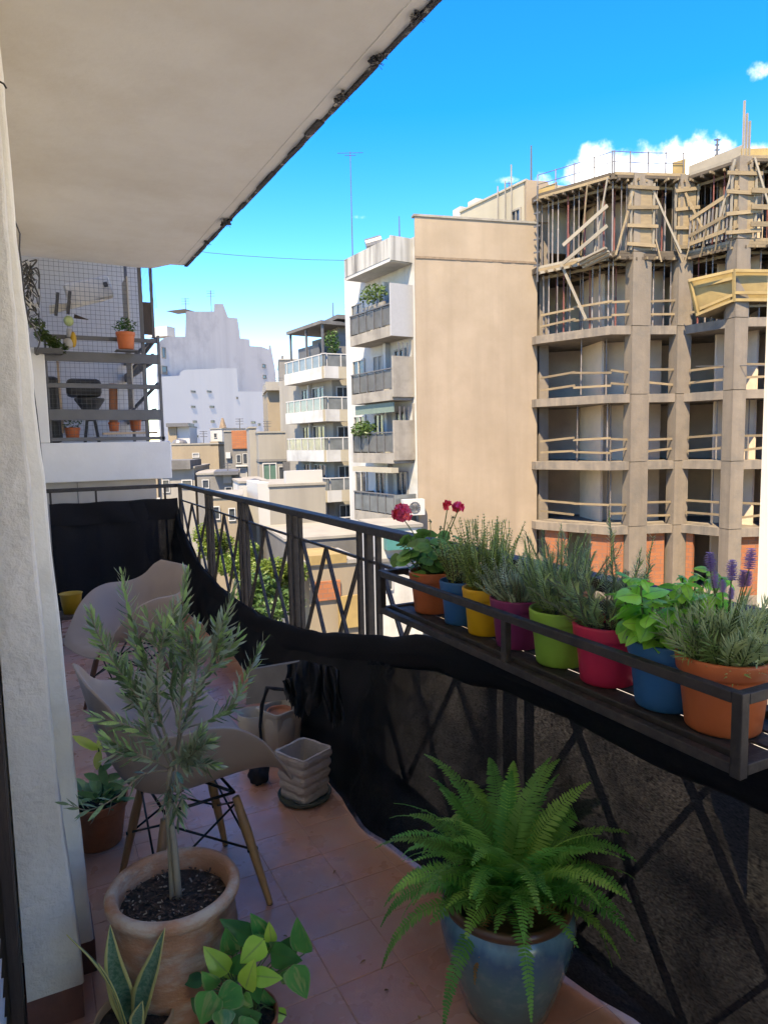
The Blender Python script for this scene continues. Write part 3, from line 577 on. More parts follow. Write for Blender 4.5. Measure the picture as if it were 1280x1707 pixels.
# roof parapet and front overhang, then four balconies
fM.box('parapet', 0.02, LM, 10.61, 11.05, -0.25, -0.02, 'streaked', mid)
fM.box('roof_overhang', 0.45, 4.75, 9.86, 10.02, 0.003, 1.18, 'white_facade', mid)
fM.box('parapet', 0.45, 4.75, 10.02, 10.92, 1.02, 1.2, 'streaked', mid); fM.box('parapet', 4.751, 4.86, 9.9, 10.92, 0.003, 1.2, 'streaked', mid); fM.box('parapet', 0.36, 0.449, 9.9, 11.0, 0.003, 1.2, 'streaked', mid)
for k, zb in enumerate((6.47, 3.5, 0.5, -2.5, -5.5)):
    s0, s1 = 0.47, 4.42
    sl_ = fM.box('balcony_slab', s0, s1, zb, zb+0.5, 0.003, 1.2, 'dirty_render', mid)
    rp = fM.box('balcony_rail', s0+.05, s1-.02, zb+0.5+.06, zb+1.42, 1.12, 1.16, 'rail_panel' if k != 3 else 'glass_rail', mid)
    for a_ in np.linspace(s0+.05, s1-.05, 6): fM.box('baluster', a_-.03, a_+.03, zb+0.5, zb+1.46, 1.165, 1.2, 'dark_metal', rp)
    fM.box('hand_rail', s0, s1, zb+1.46, zb+1.52, 1.10, 1.22, 'dark_metal', rp)
    fM.box('far_rail', s1-.04, s1, zb+0.5, zb+1.46, 0.003, 1.119, 'rail_panel', rp)
    # recessed wall behind: doors and windows
    fM.window(1.0, 2.0, zb+0.55, zb+2.55, mid, bars=1, name='balcony_door'); fM.window(3.1, 4.1, zb+0.9 if k else zb+.6, zb+2.5, mid, mat='shutter' if k in (0,1) else 'dark_window', fmat='white_facade')
    fM.window(5.0, 6.3, zb+1.2, zb+2.5, mid, fmat='white_facade')
    fM.box('pilaster', 2.45, 2.7, zb+.5, zb+2.95, 0.003, 0.3, 'white_facade', mid)
    # solid end screen facing the camera, with a slot or window over it
    if k == 0: fM.box('end_screen', 0.36, 0.465, zb+0.0, zb+2.4, 0.003, 1.25, 'sheet', mid)
    elif k in (1,2):
        fM.box('end_screen', 0.36, 0.465, zb+0.15, zb+2.05, 0.003, 1.2, 'dirty_render', mid)
        fM.box('slot_frame', 0.38, 0.46, zb+2.05, zb+2.85, 0.003, 0.08, 'dirty_render', mid)
        for o_ in (0.3,0.55,0.8): fM.box('slot_bar', 0.40,0.44, zb+2.05, zb+2.7, o_, o_+.04, 'dark_metal', mid)
    else: fM.box('end_screen', 0.36, 0.465, zb+0.1, zb+1.5, 0.003, 1.2, 'glass_rail', mid)
fM.box('awning', 0.6, 4.3, 2.95, 3.42, 1.0, 1.06, 'green_awning', mid); fM.box('awning', 0.5, 4.3, 0.05, 0.3, 0.9, 1.3, 'cream_light', mid)
ac = thing('air_conditioner','white air conditioner box on the cream wall above the geranium','air conditioner',tuple(fP.pt(0.5,-1.5,0.3)))
fP.box('casing', -1.0, 0.05, -1.95, -1.2, 0.12, 0.55, 'white_house', ac); fc = fP.pt(-0.45,-1.58,0.57); fan = MB()
for k in range(16):
    a_, b_ = 2*math.pi*k/16, 2*math.pi*(k+1)/16; p0 = np.array(fc)+0.26*(np.append(dvP,0)*math.cos(a_)+np.array([0,0,1])*math.sin(a_)); p1 = np.array(fc)+0.26*(np.append(dvP,0)*math.cos(b_)+np.array([0,0,1])*math.sin(b_)); fan.tube([np.array(fc),p0,p1],0.02,4)
fan.build('fan_grille','dark_metal',ac)
def leafy(mb, c, r, n, size, rr):   # loose clump of leaf-sized faces
    for _ in range(n):
        d = np.array([rr.gauss(0,1),rr.gauss(0,1),rr.gauss(0,1)]); d = _u(d)*(rr.random()**0.4); p = np.array(c)+d*np.array(r)
        a = _u(np.array([rr.gauss(0,1),rr.gauss(0,1),rr.gauss(0,0.5)]))*size*rr.uniform(.6,1.3); b = _u(np.cross(a,[rr.gauss(0,1),rr.gauss(0,1),1]))*size*0.5
        mb.add([p-a,p+b*.8,p+a,p-b*.8],[(0,1,2,3)])
leafmat('leaf_far',(0.04,0.085,0.02),(0.08,0.13,0.03),trans=0.3,rv=0.1); leafmat('leaf_lime',(0.075,0.13,0.015),(0.14,0.20,0.03),trans=0.4,rv=0.1)
r4 = random.Random(11)
for (a_, z_, n_, lab) in ((3.4,4.0-2.55,500,'leafy plants spilling over the third white balcony rail'),(2.2,7.95,300,'thin green plants along the top white balcony rail')):
    pl = thing('balcony_plants',lab,'plants',tuple(fM.pt(a_,z_,1.1))); mb = MB(); leafy(mb, fM.pt(a_,z_+.75,1.1), (0.5,1.2,0.45), n_, 0.12, r4); mb.build('foliage','leaf_far',pl,kind='stuff'); 
    MB().hexa([fM.pt(a_-1,z_+.02,1.0),fM.pt(a_+1,z_+.02,1.0),fM.pt(a_+1,z_+.02,1.1),fM.pt(a_-1,z_+.02,1.1)],[fM.pt(a_-1,z_+.25,1.0),fM.pt(a_+1,z_+.25,1.0),fM.pt(a_+1,z_+.25,1.1),fM.pt(a_-1,z_+.25,1.1)]).build('trough','dirty_render',pl)
# roof gear
def tank(name, label, px, py, depth, r, ln, tilt, mat, grp=None):
    c_ = P(px,py,depth); d_ = np.array([math.cos(tilt)*_r[0],math.cos(tilt)*_r[1],math.sin(tilt)]); t_ = thing(name,label,'tank',tuple(c_),grp)
    MB().tube([c_-d_*ln/2*1.04,c_-d_*ln/2,c_+d_*ln/2,c_+d_*ln/2*1.04],[r*.75,r,r,r*.75],16).build('drum',mat,t_,smooth=False)
    MB().box((c_[0]-.5,c_[1]-.3,10.61),(c_[0]+.5,c_[1]+.3,c_[2]-r*.7)).build('stand','dark_metal',t_)
pmat('tank_grey',(0.095,0.092,0.089),rough=0.4,var=0.2,scale=3); 
tank('water_tank','grey water tank lying tilted on the roof behind the streaked parapet',624,409,36,0.42,0.85,0.25,'tank_grey'); tank('water_tank','low dark drum right of the tilted tank on the streaked roof',646,411,36.5,0.28,0.8,0.05,'dark_metal')
for (px,py,wp,hp,dep,lab) in ((769,360,10,11,41,'small grey cooling box left on the cream roof edge'),(797,350,13,14,40,'dark cooling box beside the stair tower on the cream roof')):
    c_ = P(px,py,dep); t_ = thing('cooling_unit',lab,'cooling unit',tuple(c_),'roof cooling units'); hw, hh = wp/1150*dep, hp/1150*dep
    MB().box((c_[0]-hw,c_[1]-.4,c_[2]-hh),(c_[0]+hw*.2,c_[1]+.4,c_[2]+hh)).build('casing','white_house',t_); MB().box((c_[0]+hw*.2+.002,c_[1]-.38,c_[2]-hh+.05),(c_[0]+hw,c_[1]+.38,c_[2]+hh-.03)).build('grille','dark_metal',t_); MB().box((c_[0]-hw,c_[1]-.3,10.61),(c_[0]+hw,c_[1]+.3,c_[2]-hh-.002)).build('stand','dark_metal',t_)
def mast(label, px, py0, py1, dep, r=0.03, bars=()):
    a_, b_ = P(px,py0,dep), P(px-0.02*(py0-py1)*-1*0, py1, dep); b_[0], b_[1] = a_[0], a_[1]
    t_ = thing('antenna_mast',label,'antenna',tuple(a_)); MB().tube([a_,b_],[r*1.2,r*.7],5).build('mast','dark_metal',t_)
    for (pz, wpx) in bars:
        z_ = zat(pz,dep,px); hw = wpx/1150*dep/2; rg = np.array([_r[0],_r[1],0]); c_ = np.array([a_[0],a_[1],z_]); MB().tube([c_-rg*hw,c_+rg*hw],r*.6,4).build('crossbar','dark_metal',t_)
mast('tall thin antenna with a crossbar over the white balconies',588,432,260,38,0.03,((262,42),(266,18))); mast('short bare mast behind the streaked roof parapet',666,402,362,37,0.035)
mast('dark rod standing on the stair tower beside the scaffold',885,322,246,35.5,0.05); mast('slim lattice pole with rungs rising behind the scaffold',1193,300,234,36,0.07,((236,10),(244,7),(252,9),(260,7),(270,9),(280,7)))
mast('thin pole at the right end of the scaffold roof',1246,300,262,34,0.03); mast('small aerial on the vent pipes by the stair tower',848,318,303,36,0.03,((306,12),(313,7)))
mast('roof aerial on the terraced block',556,540,505,54,0.06)
oc = [P(x,y,30) for x,y in ((300,412),(345,421),(400,426),(460,430),(520,433),(577,434))]; tag(MB().tube(oc,0.012,4).build('overhead_cable','cable',None),'thin overhead cable crossing the sky to the streaked roof','cable')

# ---------------------------------------------------------------- terraced block with glass balconies
T1, T2, T3 = xy(503,56), xy(556,51.5), xy(650,53.5)
ter = thing('terrace_block','stepped apartment block with white glass railed balconies behind the cream building','building',(T2[0],T2[1],GZ))
dA = _u(T2-T1); nA = np.array([dA[1],-dA[0]]); nA = -nA if np.dot(nA, -T1) < 0 else nA; fA = Fac(T1,dA,nA); LA = float(np.linalg.norm(T2-T1))
dB = _u(T3-T2); nB = np.array([dB[1],-dB[0]]); nB = -nB if np.dot(nB, -T2) < 0 else nB; fB = Fac(T2,dB,nB); LB = float(np.linalg.norm(T3-T2))
MB().prism([tuple(T1),tuple(T2),tuple(T3),tuple(T3+dA*-12),tuple(T1-dA*4)],GZ,6.9).build('wall','pale_house',ter)
for k, zb in enumerate((6.2,3.13,0.2,-2.75,-5.7)):
    for (f_, L_, a0, a1) in ((fA,LA,-0.3,LA+1.2),(fB,LB,-1.2,LB)):
        f_.box('balcony_parapet', a0+(0.005 if f_ is fB else 0), a1, zb, zb+0.85, 0.003+(1.08 if f_ is fB else 0), 1.2, 'white_facade' if f_ is fA else 'cream_light', ter)
        rl = f_.box('glass_railing', a0+.06, a1-.06, zb+0.86, zb+1.7, 1.08, 1.12, 'glass_rail', ter)
        f_.box('hand_rail', a0, a1, zb+1.7, zb+1.78, 1.04, 1.16, 'white_house', rl)
        for a_ in np.arange(a0+.4, a1, 1.1): f_.box('rail_post', a_-.04, a_+.04, zb+.86, zb+1.7, 1.121, 1.16, 'white_house', rl)
    fA.box('balcony_floor_slab', -0.3, LA+1.19, zb-.02, zb+.2, -0.5, 0.0, 'white_facade', ter)
    if zb < 6:
        fA.window(0.4,1.6,zb+.9,zb+2.7,ter); fA.window(2.2,4.2,zb+.9,zb+2.7,ter,bars=2,fmat='white_house'); fB.window(0.3,1.4,zb+.9,zb+2.6,ter,fmat='white_house')
        fA.box('post', 2.0-.1, 2.0+.1, zb+.2, zb+2.95, 0.1, 0.3, 'white_house', ter)
fA.box('penthouse', 1.2, LA-.2, 6.91, 9.6, -4, -0.6, 'grey_house', ter); fA.box('pergola_roof', -0.1, LA+0.4, 10.15, 10.4, -3.5, 1.0, 'roof_grey', ter)
for a_ in (0.2, LA*.55, LA+.2): fA.box('pergola_post', a_-.07, a_+.07, 6.9, 10.15, 0.7, 0.85, 'dark_metal', ter)
fB.box('pergola_roof', 0.4, LB, 10.6, 10.9, -4, 0.4, 'roof_grey', ter); fB.box('penthouse', 0.8, LB, 6.91, 10.2, -4, -0.5, 'grey_house', ter); fB.window(1.0,1.9,7.6,9.4,ter,o=-0.5)
fA.box('dark_screen', 0.5, LA*.75, 7.0, 9.0, 0.2, 0.3, 'dark_metal', ter)
for (px,py,lab) in ((553,572,'bushy roof plant on the terraced block under the pergola'),):
    c_ = P(px,py,50.6); t_ = thing('roof_plant',lab,'plant',tuple(c_)); mb = MB(); leafy(mb,c_,(0.6,0.6,1.0),300,0.16,r4); mb.build('foliage','leaf_far',t_,kind='stuff'); MB().tube([(c_[0],c_[1],6.6),(c_[0],c_[1],c_[2])],0.05,5).build('stem','dark_wood',t_)
# ---------------------------------------------------------------- generic blocks
def block(name, label, px0, px1, pytop, depth, mat, azd=100, thick=8, zb=GZ, windows=(), cat='building', tops=(), wm='dark_window', fm='white_house', group=None):
    A = xy(px0, depth); dv = azv(azd); s1 = isect(A, dv, px1)[1]; n = np.array([dv[1],-dv[0]]); n = -n if np.dot(n, A) > 0 else n
    zt = zat(pytop, depth, px0); t_ = thing(name,label,cat,(A[0],A[1],zb),group); f_ = Fac(A,dv,n)
    f_.box('wall', 0, s1, zb, zt, -thick, 0, mat, t_); f_.box('coping', -0.06, s1+.06, zt+.001, zt+.14, -thick, 0.08, 'pale_house', t_)
    def uz(px, py):
        t0, s0 = isect(A, dv, px); return s0, zat(py, t0, px)
    for wdw in windows:
        (x0,y0,x1,y1) = wdw[:4]; a0, z1 = uz(x0,y0); a1, z0 = uz(x1,y1); z0 = zat(y1, isect(A,dv,x0)[0], x0)
        f_.window(min(a0,a1),max(a0,a1),z0,z1,t_,mat=wdw[4] if len(wdw) > 4 else wm,fmat=fm,fw=max(0.05,min(0.1,abs(a1-a0)*.1)),bars=1 if abs(a1-a0) > .8 else 0)
    for (x0,y0,x1,y1,m2,dz) in tops:
        a0, z1 = uz(x0,y0); a1, _z = uz(x1,y1); z0 = zat(y1, isect(A,dv,x0)[0], x0); f_.box('block_part', min(a0,a1), max(a0,a1), z0, z1, -thick*.6 if dz >= 0 else -1, dz, m2, t_)
    return t_, f_, s1, zt
block('grey_block','grey concrete block with set back top left of the terraced balconies',470,505,602,70,'grey_house',108,10,windows=((480,640,498,652),(480,680,498,695)),tops=((474,594,478,604,'grey_house',-.2),))
block('cream_block','narrow cream block with pale top band left of the terraced balconies',449,476,652,64,'beige_house',104,7,tops=((446,638,500,652,'pale_house',0.6),(478,668,500,678,'white_house',0.3),(478,692,500,704,'white_house',0.3)))
# stepped tower far off, with the white lower block in front of it
nW = azv(140); pW = P(355,640,122)
def onplane(px,py,p0,n2): d = ray(px,py); return CAM+d*(np.dot(p0[:2]-CAM[:2],n2)/np.dot(d[:2],n2))
tower = thing('stepped_tower','tall grey stepped gable tower rising far off at the left','building',(pW[0],pW[1],GZ))
cq = lambda L: [(240+x/3.556, 460+y/3.556) for x,y in L]
outl = cq([(75,1000),(75,600),(80,470),(96,385),(135,360),(245,360),(250,210),(415,210),(418,165),(470,165),(500,245),(555,250),(570,370),(625,375),(630,415),(700,420),(740,435),(742,410),(752,412),(780,560),(790,700),(800,1000)])
pts = [onplane(x,y,pW,nW) for x,y in outl]; pts[0][2] = pts[-1][2] = GZ; pts[0][:2] = pts[1][:2]; pts[-1][:2] = pts[-2][:2]; MB().extrude(pts, np.append(azv(17)*10,0)).build('wall','grey_tower',tower)
dW = np.array([-nW[1],nW[0]]); dW = dW if np.dot(dW,_r[:2]) > 0 else -dW
for (x0,y0,x1,y1) in ((104,420,132,490),(104,530,140,585),(700,520,722,548),(704,585,726,612),(708,650,730,676)):
    c0, c1 = onplane(*cq([(x0,y0)])[0],pW,nW), onplane(*cq([(x1,y1)])[0],pW,nW); f_ = Fac(c0[:2],_u(c1[:2]-c0[:2]),nW); L_ = float(np.linalg.norm(c1[:2]-c0[:2])); f_.window(0,L_,c1[2],c0[2],tower,fmat='grey_house',fw=.15,bars=0)
for (x0,y0,x1,y1,m_) in ((195,290,245,358,'white_house'),(300,188,368,208,'dark_metal')):
    c0, c1 = onplane(*cq([(x0,y0)])[0],pW,nW), onplane(*cq([(x1,y1)])[0],pW,nW); f_ = Fac(c0[:2],_u(c1[:2]-c0[:2]),nW); f_.box('roof_hut',0,float(np.linalg.norm(c1[:2]-c0[:2])),c1[2],c0[2],-6,-2,m_,tower)
nW2 = azv(142); pW2 = P(350,680,112)
wl = thing('white_block','plain white lavender block with tiny windows in front of the stepped tower','building',(pW2[0],pW2[1],GZ))
outl = cq([(75,1150),(75,597),(210,592),(218,570),(240,556),(425,550),(425,546),(550,548),(560,685),(705,686),(725,770),(748,915),(760,1150)])
pts = [onplane(x,y,pW2,nW2) for x,y in outl]; pts[0][2] = pts[-1][2] = GZ; pts[0][:2] = pts[1][:2]; pts[-1][:2] = pts[-2][:2]
MB().extrude(pts, np.append(azv(17)*4,0)).build('wall','lavender_white',wl)
for (x,y,hw) in ((292,685,14),(387,685,14),(292,775,13),(403,775,14),(302,863,12),(408,862,11),(313,950,10),(292,980,10),(648,868,13),(552,723,5),(683,880,8)):
    c0, c1 = onplane(*cq([(x-hw,y-7)])[0],pW2,nW2), onplane(*cq([(x+hw,y+7)])[0],pW2,nW2); f_ = Fac(c0[:2],_u(c1[:2]-c0[:2]),nW2); f_.window(0,float(np.linalg.norm(c1[:2]-c0[:2])),c1[2],c0[2],wl,fmat='grey_house',fw=.1,bars=0)
# low houses between
block('beige_house','beige rendered house with one white framed window left of the far railing corner',286,364,742,72,'beige_house',112,8,windows=((320,755,332,763,'shutter'),(321,765,333,775)),tops=((350,736,364,744,'beige_house',0),(331,738,336,744,'grey_house',-.3)))
block('white_hut','small white roof hut with a dark eave before the white block',296,317,712,80,'white_house',112,5,tops=((281,706,318,712,'dark_metal',0.8),(282,712,296,738,'beige_house',0.2)))
block('white_gable','bright white stepped gable hut beside the brownish spire',352,371,716,84,'white_house',150,5,windows=((358,722,363,730),))
spx = P(373,740,86); sp_ = thing('brown_spire','small brown tapering spire top between the white huts','spire',(spx[0],spx[1],GZ)); MB().tube([(spx[0],spx[1],GZ),(spx[0],spx[1],zat(722,86,373)),(spx[0],spx[1],zat(712,86,373)),(spx[0],spx[1],zat(697,86,373))],[.6,.6,.45,.12],8).build('shaft','crack',sp_)
block('grey_terrace','grey terrace house with a terracotta panel on its upper storey',374,414,720,66,'grey_house',108,8,windows=((393,758,401,772),(404,756,412,774),(396,780,410,798,'shutter')),tops=((387,718,412,748,'brick_infill',0.15),(376,754,384,764,'white_house',0.3),(392,775,414,778,'white_house',0.4)))
block('chimney_wall','tall narrow pale wall left of the blank beige panel house',416,428,714,60,'pale_house',104,6)
block('panel_house','blank beige panel house with green door under it and dark awning',431,504,722,58,'pale_house',102,9,windows=((436,772,460,802,'green_door'),(463,778,472,800)),tops=((470,770,506,784,'dark_metal',0.7),(430,766,504,770,'grey_house',0.12)))
block('low_beige_wall','long low sunlit wall with white end strip behind the railing',446,540,812,40,'pale_house',96,6,tops=((427,806,446,880,'white_house',0.0),(478,786,540,815,'white_house',-.5)))
block('low_terrace','low flat roof terrace with white parapet behind the lattice',396,445,806,44,'white_facade',100,6)
block('left_house','pale house with a dark overgrown roof edge beside the neighbour balcony',262,322,782,50,'pale_house',112,7,tops=((264,768,318,783,'roof_grey',0.5),(250,770,262,830,'beige_house',0.4)),windows=((268,800,280,822),(325-25,800,318,815)))
block('grey_yard_house','grey yard house with an arched dark pergola',326,396,792,48,'grey_house',106,7,windows=((334,800,346,815),(372,812,384,830)),tops=((355,786,396,792,'dark_metal',0.6),(370,792,384,806,'pale_house',0.2)))
block('pink_wall_house','dull pink rendered low house below the top rail',340,400,832,38,'beige_house',106,5,windows=((350,845,362,868),(376,848,388,870)))
block('dark_roof_shed','long grey shed roof behind the lattice bars',470,605,905,34,'roof_grey',98,7,windows=((520,925,530,940),(548,924,560,940)))
block('yellow_shed','yellow and orange low shed seen through the lattice',508,596,948,25,'beige_house',96,3,tops=((509,930,572,946,'plywood',0.1),(518,975,560,1008,'brick_infill',0.1),(556,1000,592,1056,'plywood',0.12)))
block('teal_kiosk','pale low house with a teal awning band below the white balconies',626,700,884,30,'white_facade',100,3,tops=((636,892,676,918,'teal',0.5),(626,935,690,940,'grey_house',0.2)),windows=((634,960,650,990),))
rq = random.Random(44)
for (px,py,dep,kind,lab) in ((300,738,73,'tank','small roof tank on the beige rendered house'),(340,737,74,'aerial','thin aerial on the beige rendered house'),(400,716,67,'aerial','thin aerial over the terracotta panel'),(446,720,59,'aerial','aerial at the left end of the blank panel house'),(492,719,59,'tank','round tank on the blank panel house'),(425,804,44,'tank','small tank on the low white terrace'),(380,790,49,'aerial','bent aerial on the grey yard house'),(466,648,65,'aerial','aerial on the narrow cream block'),(310,516,123,'aerial','roof aerial on the stepped tower left top'),(352,503,123,'aerial','mast on the peak of the stepped tower')):
    c_ = P(px,py,dep); t_ = thing('roof_tank' if kind == 'tank' else 'roof_aerial',lab,'tank' if kind == 'tank' else 'antenna',tuple(c_))
    if kind == 'tank': r_ = .011*dep; MB().lathe((c_[0],c_[1],c_[2]-r_*1.5),[(.001,0),(r_,0),(r_,r_*1.5),(r_*.8,r_*1.8),(r_*.2,r_*2)],14).build('drum','tank_grey',t_); MB().box((c_[0]-r_*.7,c_[1]-r_*.7,c_[2]-r_*4),(c_[0]+r_*.7,c_[1]+r_*.7,c_[2]-r_*1.51)).build('stand','dirty_render',t_)
    else:
        h_ = .016*dep; MB().tube([c_-np.array([0,0,h_]),c_+np.array([0,0,h_])],.0006*dep,4).build('mast','dark_metal',t_)
        for q_ in (.5,.75,.95): MB().tube([c_+np.array([-_r[0]*h_*.35,-_r[1]*h_*.35,h_*q_]),c_+np.array([_r[0]*h_*.35,_r[1]*h_*.35,h_*q_])],.0004*dep,4).build('element','dark_metal',t_)
# white wall at the right edge of the picture
A_ = xy(1270,13,735); wr = thing('white_corner_wall','bright cream white wall corner at the right edge of the picture','wall',(A_[0],A_[1],GZ))
MB().prism([tuple(A_),tuple(A_+azv(118)*5),tuple(A_+azv(118)*5+azv(64)*3),tuple(A_+azv(64)*3)], GZ, 6.5).build('wall','corner_white',wr)
# unseen side of the street: white fronts added to bounce sunlight onto the balcony
pmat('bounce_front_white',(0.78,0.74,0.66),rough=.9,var=.04,scale=.5,streak=((0.6,0.56,0.5),.8,.3))
for (y0,y1,h_,d_,lab) in ((-9.0,2.5,9.0,0.0,'unseen white front across the street added to bounce light'),(-24.0,-9.02,12.0,0.6,'taller unseen white front farther right added to bounce light'),(-44.0,-24.02,10.0,0.2,'unseen white front at the far right street end added to bounce light')):
    t_ = thing('bounce_front',lab,'building',(15.0,(y0+y1)/2,GZ),'added bounce fronts across the street'); fo = Fac((14.7+d_,y0),(0,1),(-1,0)); fo.box('wall',0,y1-y0,GZ,h_,-10,0,'bounce_front_white',t_)
    for z_ in np.arange(GZ+1.2,h_-2,3.0):
        for a_ in np.arange(1.2,y1-y0-1.5,3.2): fo.window(a_,a_+1.2,z_,z_+1.5,t_)
# trees below the railing
def tree(label, px, py, dep, r, n, mat, seed):
    c_ = P(px,py,dep); rr = random.Random(seed); t_ = thing('street_tree',label,'tree',(c_[0],c_[1],GZ),'trees behind the lattice')
    tk = MB(); tk.tube([(c_[0],c_[1],GZ),(c_[0]+.1,c_[1],c_[2]-r*.4),(c_[0],c_[1]+.1,c_[2]+r*.4)],[.16,.12,.04],7)
    cl = []
    for k in range(9):
        d = _u(np.array([rr.gauss(0,1),rr.gauss(0,1),rr.gauss(0.2,.6)])); e = c_+d*r*rr.uniform(.45,.8); tk.tube([(c_[0],c_[1],c_[2]-r*.5),(c_+e)/2,e],[.07,.05,.02],5); cl.append(e)
    tk.build('trunk','dark_wood',t_); mb = MB()
    for e in cl: leafy(mb, e, (r*.5,r*.5,r*.38), n//9, 0.11, rr)
    mb.build('crown',mat,t_)
tree('lime green tree crown seen through the far lattice panels',402,948,27,1.1,4600,'leaf_lime',1); tree('lime green tree crown just right of the thick railing post',455,962,25,1.1,4600,'leaf_lime',2); tree('darker green tree low behind the lattice by the black net',440,1020,22,1.2,4200,'leaf_far',3)
tree('small pale tree at the left end of the lattice',352,905,34,1.1,2600,'leaf_lime',4)
# ================================================================== building under construction
S = [xy(893,33.9,733), xy(1016,31.3,731), xy(1136,31.7,729), xy(1222,29.8,727), xy(1340,30.0,725)]
bk = azv(12)
con = thing('building_under_construction','raw concrete building frame with timber props and plank guards','building',(S[2][0],S[2][1],GZ))
TOPS = [-5.6,-2.55,0.42,3.47,6.5,9.72,13.05]; TH = 0.38
rc = random.Random(21)
def off(i, s, d):   # point on facade segment i at fraction s, d metres inwards
    a, b = S[i], S[i+1]; t_ = _u(b-a); n = np.array([t_[1],-t_[0]]); n = -n if np.dot(n,a) > 0 else n
    return a+(b-a)*s-n*d
for k, zt in enumerate(TOPS):
    poly = [tuple(p) for p in S]+[tuple(S[-1]+bk*10),tuple(S[0]+bk*10)]
    MB().prism(poly, zt-TH+(0.12 if k >= 5 else 0), zt).build('slab','concrete' if k < 5 else 'formwork_dark',con)
def column(c, wx, wy, z0, z1, az=103, mat='concrete_col'):
    d, n = azv(az)*wx/2, azv(az-90)*wy/2; poly = [tuple(c-d-n),tuple(c+d-n),tuple(c+d+n),tuple(c-d+n)]
    return MB().prism(poly, z0, z1).build('column',mat,con)
cols = [(xy(902,34.9,733),0.5,0.5),(off(1,0.39,0.24),0.92,0.6),(off(1,0.985,0.25),0.72,0.6),(off(3,0.03,0.20),0.66,0.6),(off(3,0.62,0.2),0.7,0.6)]
for c, wx, wy in cols:
    for k in range(len(TOPS)-1): column(c, wx, wy, TOPS[k]+0.001 if k else GZ, TOPS[k+1]-0.03)
for (i,s,d) in ((0,.25,3.5),(0,.8,3.8),(1,.5,3.6),(2,.5,3.4),(3,.5,3)): column(off(i,s,d),0.5,0.5,GZ,13.0)
# inner walls
def wall2(a, b, z0, z1, th, mat, name='partition'):
    d = _u(b-a); n = np.array([d[1],-d[0]])*th/2; MB().prism([tuple(a-n),tuple(b-n),tuple(b+n),tuple(a+n)],z0,z1).build(name,mat,con)
wall2(S[0]+bk*4.6, S[-1]+bk*4.8, GZ, 12.9, 0.2, 'inner_render', 'rear_wall')
wall2(S[-1]+bk*0.5, S[-1]+bk*9, GZ, 12.9, 0.2, 'inner_render', 'side_wall')
wall2(S[0]+bk*0.9+azv(102)*-.2, S[0]+bk*8+azv(102)*-.2, GZ, 12.9, 0.2, 'inner_render', 'side_wall')
for k in range(len(TOPS)-1):
    z0, z1 = TOPS[k]+.001, TOPS[k+1]-TH-.001
    wall2(off(0,.55,2.4), off(0,.98,3.2), z0, z1, 0.12, 'inner_render'); wall2(off(1,.15,2.0), off(1,.15,4.5), z0, z1, 0.12, 'inner_render'); wall2(off(1,.70,1.9), off(1,.98,1.9), z0, z1, 0.12, 'inner_render'); wall2(off(2,.25,2.2), off(2,1.0,1.9), z0, z1, 0.12, 'inner_render'); wall2(off(3,.1,2.2), off(3,.45,2.4), z0, z1, 0.12, 'inner_render')
# brick infill of the lowest storey in view
z0, z1 = TOPS[0]+.001, TOPS[1]-TH-.001
for (i,a,b) in ((0,.10,.42),(0,.74,.98),(1,.02,.24),(1,.55,.82),(2,.08,.22),(3,.16,.5)): wall2(off(i,a,.3),off(i,b,.3),z0,z1,.14,'brick_infill','brick_panel')
# plank guards
def plank(p0, p1, w_=.04, h_=.10, mat='wood_plank', name='guard_plank'): MB().beam(p0,p1,w_,h_).build(name,mat,con)
def p3(i,s,d,z): q_ = off(i,s,d); return np.array([q_[0],q_[1],z])
for k in range(1,5):
    zt = TOPS[k]
    for (i,a,b) in ((0,.04,.52),(0,.5,.99),(1,.02,.30),(1,.48,.93),(2,.08,.95),(3,.10,.56),(3,.68,.98)):
        for h in (0.5,1.05):
            if rc.random() < 0.08: continue
            plank(p3(i,a,.13+rc.uniform(0,.06),zt+h+rc.uniform(-.09,.09)), p3(i,b,.13+rc.uniform(0,.06),zt+h+rc.uniform(-.11,.11)))
# steel props: dense under the two fresh slabs, few below
def prop(i,s,d,k,mat=None,r=.032):
    z0, z1 = TOPS[k]+.001, TOPS[k+1]-TH+(0.12 if k+1 >= 5 else 0)-.001; lean = rc.uniform(-.05,.05); a = p3(i,s,d,z0); b = p3(i,s,d,z1)+np.array([lean,lean*.5,0]); m_ = a+(b-a)*rc.uniform(.45,.6)
    MB().tube([a,m_,m_+(b-a)*.01,b],[r*1.25,r*1.25,r*.9,r*.9],6).build('prop',mat or rc.choice(['steel_prop']*5+['steel_red']),con)
for k, n_ in ((4,1.3),(5,1.7)):
    for (i,cnt) in ((0,8),(1,7),(2,6),(3,6)):
        for j in range(int(cnt*n_)): prop(i,(j+.3+rc.uniform(0,.5))/(cnt*n_),rc.choice([.25,.3,.9]),k)
        for j in range(int(cnt*n_)): prop(i,rc.random(),rc.uniform(1.4,4.5),k)
for k in (1,2,3):
    for (i,s,d) in ((0,.55,.4),(0,.72,.6),(0,.86,1.0),(1,.1,.6),(2,.5,.8),(2,.72,1.3),(3,.4,1.0)):
        if rc.random() < .62: prop(i,min(.98,max(.02,s+rc.uniform(-.06,.06))),d,k,'steel_prop')
